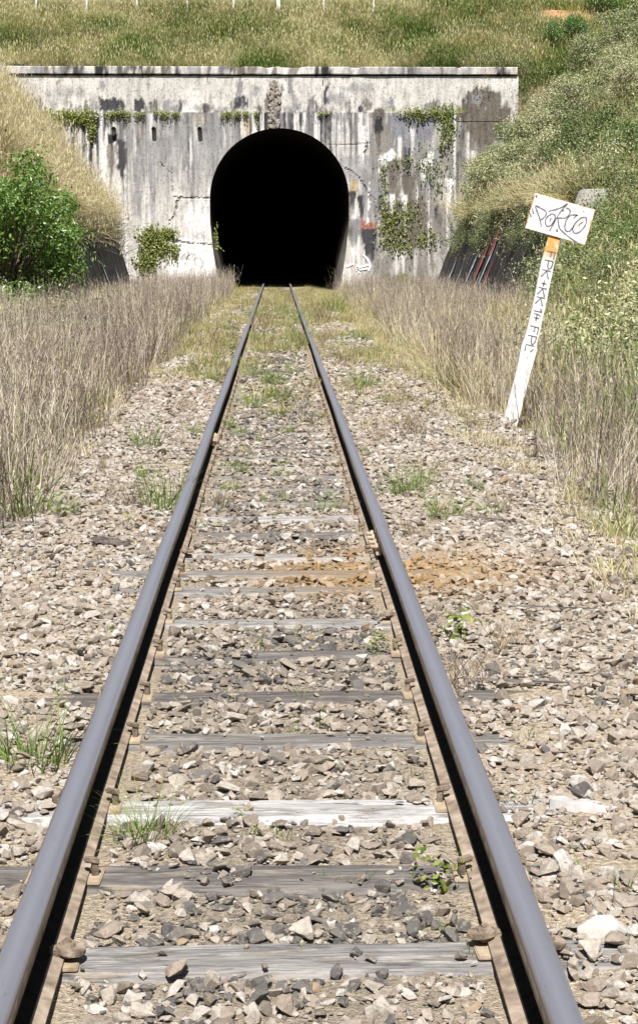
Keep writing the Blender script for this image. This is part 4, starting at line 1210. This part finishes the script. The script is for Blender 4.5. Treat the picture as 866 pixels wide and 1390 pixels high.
x, y = pick(1500, -7.5, -2.4, 14, 60, None, lambda x, y: sm(.36, .58, fbm(x * .6, y * .25, 116)) * sm(-2.5, -5, x))
grow('left_leafy_weeds', x, y, .8, 1.7, .55 + .3 * rng.normal(size=len(x)), smallspr, M['scrub'], 'yellow green leafy weeds below the big bush at the left', 'weeds')
# bleached short grass at the weeds' feet
x, y = pick(3200, -2.3, -1.35, 8, 74); x2, y2 = pick(5800, 1.6, 2.9, 1, 74)
x = np.concatenate([x, x2]); y = np.concatenate([y, y2])
kk = rng.random(len(x)) < (sm(1.45, 2.1, np.abs(x)) * .45 + .12 * sm(24, 40, y)) * sm(.30, .5, fbm(x * 1.5, y * .8, 112)); x, y = x[kk], y[kk]
grow('verge_edge_grass', x, y, .5, 1.0, .62 + .28 * rng.normal(size=len(x)), shortg, M['straw'], 'short bleached grass where the ballast meets the weeds', 'grass')

# right bank
def nearbank(x, y): return np.where(y < RW_Y - .3, x > np.maximum(3.5, .150 * y), x > 7.4)
x, y = pick(6500, 3.9, 20, 13, 77.5, nearbank, lambda x, y: sm(.46, .60, fbm(x * .55, y * .42, 106)))
p = fbm(x * .45, y * .3, 107)
grow('right_bank_scrub', x, y, .8, 1.8, .38 + 1.4 * (p - .45) + .18 * rng.normal(size=len(x)), spr, M['scrub'], 'low grey green scrub covering the right bank of the cutting', 'scrub', .2)
x, y = pick(9000, 3.6, 20, 13, 77.5, nearbank, lambda x, y: .15 + sm(.36, .60, fbm(x * .5 + 9, y * .35, 108)))
grow('right_bank_straw', x, y, .7, 1.15, .52 + .25 * rng.normal(size=len(x)), strawg, M['straw'], 'long straw coloured grass between the scrub of the right bank', 'grass', .2)
x, y = pick(10500, 3.3, 20, 2, 77.5, nearbank)
grow('right_bank_grass', x, y, .7, 1.45, .14 + .9 * (fbm(x * .6, y * .4, 117) - .4) + .25 * rng.normal(size=len(x)), hillg, M['green'], 'green grass tangled on the near right bank', 'grass', .15)
x, y = pick(650, 7.4, 8.5, 46.5, 75.5, None, lambda x, y: .25 + sm(.4, .6, fbm(x, y * .5, 118)))
grow('overhanging_scrub', x, y, .7, 1.4, .5 + .3 * rng.normal(size=len(x)), spr, M['scrub'], 'leafy scrub spilling over the top of the right retaining wall', 'scrub', .45, 2.75)
x, y = pick(500, 7.4, 8.5, 46.5, 75.5)
grow('overhanging_straw', x, y, .8, 1.5, .55 + .3 * rng.normal(size=len(x)), strawg, M['straw'], 'long grass drooping over the top of the right retaining wall', 'grass', .45, 2.8)
x, y = pick(160, 4.2, 6.6, 46, 75, None, lambda x, y: sm(.5, .7, fbm(x, y * .4, 109)))
grow('wall_foot_scrub', x, y, .5, .8, .5 + .2 * rng.normal(size=len(x)), smallspr, M['scrub'], 'sparse leafy weeds at the foot of the right retaining wall', 'scrub')
x, y = pick(900, 7.05, 7.5, 47, 75.5, None, lambda x, y: .5 * sm(.54, .66, fbm(x * .3, y * .45, 119)))
grow('hanging_scrub', x, y, .6, 1.1, .5 + .3 * rng.normal(size=len(x)), spr, M['scrub'], 'leafy trails hanging down the face of the right retaining wall', 'scrub', .5, -.7 + 3.55 * (x - 6.2) / 1.35 - .1)
# grass in the far track
x, y = pick(7500, -1.7, 2.1, 16, 75.9, lambda x, y: np.abs(np.abs(x) - RAIL_X) > .13, lambda x, y: sm(.46, .62, fbm(x * 1.4, y * .5, 110)) * sm(14, 30, y) + .35 * sm(30, 55, y))
grow('track_grass', x, y, .5, 1.05, .24 + .25 * rng.normal(size=len(x)), shortg, M['tuft'], 'thin green grass growing through the ballast towards the tunnel', 'grass')

# ------------------------------------------------------------------ shrubs
def shrub(name, loc, meshes, mat, label, tint, scale=1.0, rz=0.0, sz=None, group=None):
    e = empty(name, loc, (0, 0, rz)); e.scale = (scale, scale, scale if sz is None else sz)
    f = link('foliage', meshes[0], mat, e); f['tint'] = tint
    link('stems', meshes[1], M['bark'], e)
    return tag(e, label, 'shrub', group)
big_sh = shrub_meshes(403, 3.5, 5.1, 34000, .12, 105, 2.3, .09, .19, .22, .06)
shrub('bush', (-7.6, 50.5, -.15), big_sh, M['bright'], 'big bright green leafy bush at the left edge beside the retaining wall', .55)
ms = [shrub_meshes(410 + k, 1.35, 1.8, 9000, .056, 22) for k in range(4)]
def at_slope(px, py, yy):
    """a point on the land at depth yy under a photo column"""
    d = CAM_M @ Vector(((px - PCX) / FPX, -(py - PCY) / FPX, -1)); t = yy / d.y
    return Vector((d.x * t, yy, float(top_z(d.x * t, yy)) - .05))
SH = [ # px, py, distance, mesh, material, tint, scale, label
 (826, 45, 80.5, 0, 'bright', .50, 1.0, 'bright green bush on the skyline slope near the top right corner'),
 (770, 95, 78.5, 1, 'bright', .35, .95, 'dark green bush on the slope just right of the portal end'),
 (640, 262, 68.0, 2, 'scrub', .78, 1.25, 'pale leafy bush with whitish tips spilling over the right wall'),
 (600, 255, 73.5, 0, 'scrub', .60, .9, 'olive green bush against the portal at the far end of the right wall'),
 (700, 200, 66.0, 1, 'scrub', .70, 1.35, 'large pale grey green bush on the right bank below the portal coping'),
 (640, 205, 72.5, 2, 'scrub', .66, .95, 'grey green bush in front of the dark stain at the portal end'),
 (745, 250, 60.0, 0, 'scrub', .48, .95, 'darker green bush above the right wall behind the leaning sign'),
 (800, 175, 60.0, 1, 'scrub', .72, 1.2, 'grey green bush high on the right bank'),
 (858, 250, 47.0, 2, 'bright', .25, .6, 'small dark green bush at the right edge above the concrete pier'),
 (850, 350, 33.0, 0, 'scrub', .3, .7, 'low dark green bush at the right edge below the concrete pier'),
 (800, 400, 29.0, 1, 'scrub', .35, .5, 'small dark leafy bush on the near right bank beside the sign post'),
 (775, 520, 20.5, 2, 'scrub', .85, .18, 'tiny pale flowering weed right of the sign post foot'),
 (40, 25, 60, 0, 'scrub', .5, .01, None),
 (555, 335, 74.0, 2, 'scrub', .55, .55, 'dense green bush at the portal foot where the right wall begins'),
 (620, 240, 70.0, 1, 'scrub', .85, 1.0, 'pale green bush hanging down over the far half of the right wall'),
 (670, 250, 62.0, 0, 'scrub', .74, 1.0, 'light olive bush drooping over the middle of the right wall'),
 (680, 160, 70.0, 2, 'scrub', .88, 1.2, 'pale fluffy bush just below the right end of the coping'),
 (740, 160, 66.0, 0, 'scrub', .80, 1.3, 'broad pale grey green bush right of the portal end on the bank'),
 (760, 215, 57.0, 1, 'scrub', .92, 1.1, 'straw green bush on the bank above the sign board'),
 (840, 130, 62.0, 2, 'scrub', .85, 1.1, 'pale bush high on the right bank at the picture edge'),
 (125, 185, 66.0, 2, 'scrub', .9, .42, 'small pale flowering bush in the straw grass of the left bank'),
 (545, 345, 74.8, 1, 'ivy', .55, .62, 'tangled green bush at the foot of the portal right of the tunnel'),
 (265, 375, 75.0, 0, 'ivy', .55, .36, 'low green weed at the foot of the portal left of the tunnel'),
 (178, 360, 73.5, 2, 'ivy', .6, .42, 'green weed patch between the left retaining wall and the portal'),
 (60, 430, 33.0, 1, 'scrub', .8, .42, 'yellowish weed in front of the big bush at the left'),
 (120, 425, 36.0, 2, 'scrub', .7, .40, 'grey green weed below the right side of the big bush'),
]
for k, (px, py, yy, mi, mt, ti, sc, lab) in enumerate(SH):
    if lab is None: continue
    lc = at_slope(px, py, yy)
    if yy > RW_Y and 5.6 < lc.x < 8.1: lc.x = 8.15; lc.z = float(top_z(8.15, yy)) - .05      # rooted behind the wall, not at its foot
    shrub('bush' if sc > .45 else 'weed', lc, ms[mi], M[mt], lab, ti, sc, k * 1.3)

for k, (bx_, by_, bz_, sc, ti, lab) in enumerate((
 (8.2, 72.5, 2.5, .9, .62, 'olive bush spilling over the far end of the right retaining wall'),
 (8.25, 68.0, 2.6, .95, .80, 'pale leafy bush overhanging the right retaining wall, second from the portal'),
 (8.3, 63.0, 2.6, .95, .70, 'grey green bush overhanging the right retaining wall above the red paint'),
 (8.3, 58.0, 2.6, .9, .85, 'pale bush overhanging the right retaining wall left of the sign board'),
 (8.1, 53.5, 2.6, .90, .55, 'darker bush overhanging the right retaining wall just behind the sign board'),
 (8.5, 49.5, 2.4, .85, .75, 'pale bush on top of the right retaining wall near its concrete pier'))):
    shrub('bush', (bx_, by_, bz_), ms[k % 3], M['scrub'], lab, ti, sc, k * 2.1, sc * .85)
shrub('bush', (9.9, 75.1, float(top_z(9.9, 74.6)) - .1), ms[0], M['scrub'], 'grey green bush against the cut off right end of the portal', .45, 1.15, .4)
shrub('bush', (8.9, 74.6, float(top_z(8.9, 74.6)) - .1), ms[2], M['scrub'], 'darker bush before the brown stained right end of the portal wall', .3, 1.0, 2.2)
WORD = 'first second third fourth fifth sixth seventh eighth'.split()
for row, (xr, hgt, y_list) in enumerate((('lowest', 8.9, (70.5, 65.5, 60.5, 56, 51.5)), ('middle', 10.4, (73, 68, 62.5, 57, 52, 47)), ('upper', 12.2, (71.5, 66, 60, 54.5, 49)))):
    for k, yy in enumerate(y_list):
        xx = hgt + random.uniform(-.35, .35); ti = random.choice((.12, .3, .5, .62, .85)); sc = random.uniform(.75, 1.3)
        tone = 'dark green' if ti < .2 else 'olive green' if ti < .4 else 'grey green' if ti < .65 else 'pale'
        shrub('bush', (xx, yy, float(top_z(xx, yy)) - .1), ms[(k + row) % 3], M['scrub'], f'{tone} rounded bush in the {xr} row on the right bank, {WORD[k]} from the portal', ti, sc, k * 1.9 + row, sc * random.uniform(.8, 1.1))
for k, (xx, yy, sc, ti, mt, lab) in enumerate(((6.6, 40, .55, .35, 'scrub', 'dark bush on the near right bank just below the concrete pier'), (5.7, 32, .5, .42, 'scrub', 'olive bush on the near right bank right of the sign board'),
     (7.1, 36.5, .6, .25, 'bright', 'dark leafy bush on the near right bank at the picture edge'), (5.0, 27, .4, .45, 'scrub', 'small olive bush on the near right bank right of the sign post'), (4.3, 22.5, .3, .45, 'scrub', 'small green weed bush low at the right picture edge'))):
    shrub('bush', (xx, yy, float(top_z(xx, yy)) - .05), ms[k % 3], M[mt], lab, ti, sc, k * 2.3)
# creepers on the portal
def creeper(name, blobs, n, size, label, mat, tint, hang=0, yface=PY, seed=0):
    r = np.random.default_rng(500 + seed); pts = []
    w = np.array([b[2] * b[3] for b in blobs], float); w /= w.sum()
    for (bx_, by_, rx, ry), k in zip(blobs, r.multinomial(n, w)):
        px = bx_ + rx * r.normal(size=k) * .62; py = by_ + ry * r.normal(size=k) * .62
        nt = max(1, k // 28); st = r.integers(0, max(1, k), nt)          # loose trails hang and wander out of each mass
        for j in st if k > 6 else []:
            ln_ = r.uniform(4, 16); q_ = np.linspace(0, 1, int(ln_ * 1.1)); a_ = r.normal() * .5
            tx = px[j] + a_ * ln_ * q_ + np.cumsum(r.normal(size=len(q_))) * .35; ty = py[j] + ln_ * q_ * (1 if r.random() < .75 else -.6)
            px = np.concatenate([px, tx]); py = np.concatenate([py, ty])
        pts.append(np.stack([wX(px), yface - .02 - .16 * r.random(len(px)) ** 1.5, wZ(py)], 1))
    p = np.concatenate(pts)
    me = cloud_mesh(name, p, np.tile([[0, -1., .5]], (len(p), 1)), size, 500 + seed, 1.6, .7)
    o = link(name, me, mat); o['tint'] = tint
    return tag(o, label, name)
creeper('creeper', [(75, 158, 18, 6), (100, 157, 16, 7), (125, 158, 8, 8), (131, 172, 4, 14), (116, 160, 8, 5)], 1500, .085, 'bright green creeper hanging from the ledge at the left of the portal', M['ivy'], .62, seed=1, yface=PY - .05)
creeper('creeper', [(212, 320, 18, 11), (232, 315, 9, 6), (205, 345, 10, 16), (222, 335, 8, 12), (238, 340, 4, 10), (200, 358, 10, 8)], 2200, .085, 'yellow green ivy clump on the wall left of the tunnel opening', M['ivy'], .6, seed=2)
creeper('creeper', [(520, 240, 5, 14), (519, 270, 6, 30), (523, 310, 9, 22), (545, 330, 24, 12), (578, 322, 16, 14), (534, 300, 14, 26), (550, 290, 16, 20)], 1050, .08, 'straggling ivy down the stained wall right of the tunnel opening', M['ivy'], .55, seed=3)
creeper('creeper', [(575, 152, 26, 6), (600, 152, 14, 9), (599, 180, 5, 20), (607, 172, 6, 20), (560, 152, 16, 6)], 900, .08, 'green tufts and moss hanging from the ledge at the right of the portal', M['ivy'], .5, seed=4, yface=PY - .05)
creeper('creeper', [(294, 320, 1.6, 9), (295, 332, 1.3, 6)], 160, .07, 'small green creeper on the left jamb of the tunnel', M['ivy'], .6, seed=5, yface=PY + .3)
creeper('creeper', [(560, 220, 34, 16), (590, 235, 20, 26)], 420, .075, 'sparse leafy trails over the grey patch right of the tunnel', M['ivy'], .45, seed=6)
# moss cushions along the ledge
for k, (x0, x1, lab) in enumerate(((150, 206, 'yellow green moss on the ledge above the drain pipes'), (214, 250, 'moss hanging over the ledge left of the tunnel crown'), (304, 350, 'moss drips on the ledge just left of the rubble patch'), (432, 442, 'little moss cushion on the ledge right of the rubble patch'))):
    r = np.random.default_rng(520 + k)
    bl = [(x, 153 + 2.5 * r.random(), 2.2 + 2 * r.random(), 1.6 + 2.6 * r.random()) for x in r.uniform(x0, x1, max(3, int((x1 - x0) / 4)))]
    creeper('moss', bl, int((x1 - x0) * 14), .05, lab, M['ivy'], .62, seed=20 + k, yface=PY - .015)
# grass on the ledge at the right
LG = blades(40, .3, .3, .75, .02, .5, 1.2, 530, 4, .2)
for px, s, ti, lab in ((560, .8, .5, 'grass tuft on the portal ledge, left one at the right end'), (590, 1.1, .45, 'long grass tuft on the portal ledge above the hanging moss'), (622, .85, .65, 'dry grass tuft on the right end of the portal ledge'), (528, .6, .5, 'small grass tuft on the portal ledge beside the dark drip')):
    o = link('grass_tuft', LG, M['green'], None, (wX(px), PY + .08, ZL + .0)); o.scale = (s, s * .5, s); o['tint'] = ti; o.rotation_euler.z = px
    tag(o, lab, 'grass')

# ------------------------------------------------------------------ tufts, weeds and odd pieces on the ballast
tv = [blades(130, .075, .05, .18, .0048, .7, 1.0, 600 + k, 4) for k in range(3)]
tvl = [blades(120, .10, .10, .32, .0042, .55, 1.0, 640 + k, 4) for k in range(3)]
tsp = [blades(9, .03, .06, .15, .0055, .4, .6, 610 + k, 4) for k in range(4)]
dryw = [stalks(16, .07, .05, .16, .003, 620 + k) for k in range(3)]
leafy = []
for k in range(2):
    r = np.random.default_rng(630 + k); p = r.normal(size=(60, 3)) * [.03, .03, .045] + [0, 0, .07]; p[:, 2] = np.abs(p[:, 2])
    leafy.append(cloud_mesh('leafy_weed', p, np.tile([[0, -.3, 1.]], (60, 1)), .022, 630 + k, 1.6, .8))
TU = [ # px, py, height in px, kind, tint, label or None
 (45, 1035, 95, 't', .40, 'largest green grass tuft, left of the left rail near the bottom'),
 (195, 1135, 75, 't', .52, 'half dry grass tuft against the left rail foot beside the bleached sleeper'),
 (222, 688, 75, 't', .40, 'tall green tuft left of the left rail on the stony shoulder'),
 (200, 608, 42, 't', .30, 'green tuft on the left shoulder beyond the tall one'),
 (40, 692, 72, 't', .45, 'grass tuft at the left edge where ballast meets the dead weeds'),
 (345, 552, 34, 't', .62, 'greyish tuft between the rails, nearest of three'),
 (372, 517, 32, 't', .30, 'bright green tuft between the rails in the middle'),
 (341, 512, 26, 't', .45, 'small tuft beside the left rail, left of the bright middle one'),
 (495, 527, 38, 't', .38, 'broad green tuft right of the right rail on the far ballast'),
 (553, 672, 52, 't', .38, 'bright green tuft right of the right rail above the joint'),
 (605, 706, 48, 't', .55, 'greyish sprawling tuft right of the bright one above the rail joint'),
 (575, 660, 40, 't', .85, 'dry grey tuft behind the bright green one right of the track'),
 (645, 664, 26, 't', .45, 'small lone tuft on the right ballast shoulder'),
 (325, 1112, 24, 'l', .75, 'tiny yellow green cushion on the bleached sleeper'),
 (346, 1130, 18, 'l', .7, 'smaller yellow green cushion just below the bleached sleeper'),
 (640, 1200, 60, 'l', .45, 'leafy green weed growing against the inside of the right rail'),
 (543, 885, 32, 'l', .5, 'small leafy weed inside the right rail by the grey sleeper'),
 (625, 868, 52, 'l', .5, 'leafy weed with round leaves right of the right rail'),
 (622, 930, 60, 'd', .4, 'brown dry weed right of the right rail below the leafy weed'),
 (700, 885, 44, 'd', .6, 'dry weed with fine twigs on the right ballast'),
 (355, 878, 42, 's', .45, 'upright green blades on the sleeper midway between the rails'),
 (112, 885, 26, 's', .4, 'short green blades left of the left rail behind the big tuft'),
 (165, 690, 34, 'd', .25, 'dark brown twiggy weed on the left shoulder'),
 (560, 595, 42, 'd', .3, 'dark twiggy weed on the right ballast before the sign'),
 (375, 695, 26, 's', .4, 'small green blades between the rails beyond the joint'),
 (850, 700, 55, 't', .7, 'dry tuft at the right edge where the ballast ends'),
 (815, 640, 40, 't', .5, 'green tuft in the weeds right of the sign'),
]
for pxy in [(570, 1245), (582, 1268), (492, 1192), (532, 1182), (386, 1132), (270, 1238), (412, 945), (322, 950), (450, 1192), (337, 616), (105, 1210), (20, 1160), (670, 1090), (790, 1180), (845, 1210), (730, 1150), (610, 1260), (845, 1040), (560, 1050), (400, 990), (300, 890), (440, 985), (500, 870), (720, 1000), (250, 955), (85, 940), (10, 930), (150, 860), (410, 860), (460, 690), (300, 690), (780, 1120), (850, 1290), (420, 1290), (690, 1290), (545, 1100)]:
    TU.append((*pxy, random.randint(26, 48), 's', random.uniform(.25, .6), None))
for pxy in [(470, 475), (490, 462), (440, 470), (415, 465), (300, 462), (285, 478), (310, 450), (265, 590), (330, 500), (440, 440), (455, 425), (405, 440), (465, 500), (290, 520), (250, 560), (520, 480), (400, 470), (355, 450), (380, 540), (475, 690), (320, 640), (440, 690), (510, 600), (540, 560), (600, 640), (665, 700), (140, 640), (90, 700), (275, 690), (560, 730), (675, 690)]:
    TU.append((*pxy, random.randint(20, 34), random.choice('ttd'), random.uniform(.3, .8), None))
for _ in range(60):
    py = random.uniform(425, 720); hw_ = .75 * (py - 337) / 2
    px = 376 + random.choice((random.uniform(-.8, .8), random.uniform(-1.6, 2.6))) * hw_
    TU.append((px, py, random.randint(9, 20), random.choice('ttl'), random.uniform(.25, .7), None))
for k, (px, py, hp, kd, ti, lab) in enumerate(TU):
    g = ground_at(px, py, -.165)
    if abs(abs(g.x) - RAIL_X) < .085: g.x += .09 if g.x > math.copysign(RAIL_X, g.x) else -.09
    z = float(top_z(g.x, g.y))
    hh = hp / FPX * g.y
    src, mt, base = {'t': (tv, 'tuft', .15), 's': (tsp, 'tuft', .14), 'd': (dryw, 'weed', .15), 'l': (leafy, 'ivy', .13)}[kd]
    if kd == 't' and hh > .13: src, base = tvl, .27
    s = hh / base * (1.25 if kd == 't' else 1.1)
    o = link({'t': 'grass_tuft', 's': 'grass_sprout', 'd': 'dry_weed', 'l': 'leafy_weed'}[kd], src[k % len(src)], M[mt], None, (g.x, g.y, z - .004), (0, 0, random.random() * 6.28))
    wd = s * (.8 if g.y > 12 else 1); o.scale = (wd * 1.15, wd * 1.15, s); o['tint'] = ti * (.72 if kd in 'ts' else 1)
    REG = 'left of the track' if g.x < -.57 else 'between the rails' if g.x < .57 else 'right of the track'
    ZON = 'near the rail joint' if g.y < 11.5 else 'short of the sign post' if g.y < 14.5 else 'just short of the sign post' if g.y < 18 else 'level with the sign post' if g.y < 21.5 else 'just beyond the sign post' if g.y < 27 else 'halfway to the tunnel' if g.y < 38 else 'near the tunnel'
    if lab: tag(o, lab, {'t': 'grass', 's': 'grass', 'd': 'weed', 'l': 'weed'}[kd])
    elif kd == 's':
        ORD2 = 'lowest second third fourth fifth sixth seventh eighth ninth tenth eleventh'.split()
        j = int(np.abs(sl_arr[2:] - g.y).argmin()); reg = 'left of the left rail' if g.x < -.57 else 'inside the left rail' if g.x < -.25 else 'midway between the rails' if g.x < .25 else 'inside the right rail' if g.x < .57 else 'just right of the right rail' if g.x < .9 else 'far right of the track'
        ph = f'level with the {ORD2[j]} visible sleeper' if j < 11 else 'beyond the rail joint'
        tag(o, f'thin green grass blades {reg} {ph}', 'grass', 'thin grass blades in the near ballast')
    elif kd == 't': tag(o, f'small grass tuft in the ballast {REG} {ZON}', 'grass', 'small tufts on the far ballast')
    elif kd == 'l': tag(o, f'low leafy weed in the ballast {REG} {ZON}', 'weed', 'low leafy weeds on the far ballast')
    else: tag(o, f'brown dry weed in the ballast {REG} {ZON}', 'weed', 'dry weeds on the far ballast')

# white painted stone, pale stones, slab end, splinters, twigs
def rock(name, px, py, s, mat, label, seed, rz=0, cat='stone', tint=.5, dz=.4):
    g = ground_at(px, py, -.15); r_ = stone_mesh(700 + seed, .8, 18)
    o = link(name, r_, mat, None, (g.x, g.y, float(bed_z(g.x, g.y)) + s[2] * dz), (0, 0, rz)); o.scale = s; o['tint'] = tint
    return tag(o, label, cat)
rock('stone', 818, 1268, (.066, .052, .06), M['white_stone'], 'whitewashed stone with blade shadows at the bottom right', 1, .1)
rock('stone', 718, 1142, (.034, .022, .022), M['white_stone'], 'small pale bluish white stone right of the right rail by the brown sleeper end', 2, .2)
rock('stone', 410, 1265, (.001, .001, .001), M['stone'], 'x', 3) if False else None
rock('stone', 205, 1272, (.036, .03, .03), M['stone'], 'black rounded stone between the rails near the bottom sleeper', 4, .3, tint=.05)
rock('stone', 116, 1278, (.02, .016, .014), M['white_stone'], 'small white stone right of the big rusty clip on the left rail', 5, .6)
rock('stone', 690, 700, (.001, .001, .001), M['stone'], 'x', 6) if False else None
def splinter(px, py, L, w, rz, label, tint, name='wood_splinter', mat='timber'):
    g = ground_at(px, py, -.14); V, F = [], []
    r = np.random.default_rng(int(px)); n = 8
    for k in range(n + 1):
        u = k / n; ww = w * (math.sin(math.pi * min(.97, max(.06, u))) ** .5); o_ = r.normal() * w * .15
        for a, b in ((-1, -.5), (1, -.5), (.7, .5), (-.8, .6)): V.append((-L / 2 + L * u, a * ww / 2 + o_, b * min(ww, .05) * .6 + r.normal() * min(w, .05) * .06))
    for k in range(n):
        for j in range(4):
            a, b = 4 * k + j, 4 * k + (j + 1) % 4; F.append((a, b, b + 4, a + 4))
    F += [(3, 2, 1, 0), (4 * n, 4 * n + 1, 4 * n + 2, 4 * n + 3)]
    o = link(name, mesh(name, V, F), M[mat], None, (g.x, g.y, float(bed_z(g.x, g.y)) + (.025 + w * .2 if w < .1 else .004)), (0, R(4), rz)); o['tint'] = tint
    return tag(o, label, 'wood')
splinter(152, 738, .24, .06, R(-24), 'dark broken piece of wood lying on the left shoulder', .02)
splinter(30, 705, .55, .022, R(35), 'thin bleached stick at the left edge of the ballast', .4, 'stick')
splinter(700, 925, .42, .016, R(6), 'long dry twig lying right of the right rail', .15, 'stick')
splinter(740, 825, .5, .014, R(8), 'dry twig on the right ballast beyond the rail joint', .15, 'stick')
splinter(655, 706, .5, .014, R(-10), 'dark twig on the right ballast near the sprawling tuft', .1, 'stick')
splinter(118, 1115, .10, .014, R(-60), 'curled dry twig standing against the left rail foot', .6, 'stick')
splinter(790, 1085, .20, .11, R(-6), 'flat bleached slab of wood in the right ballast level with the bleached sleeper', 1.0, 'wood_slab', 'bleached')
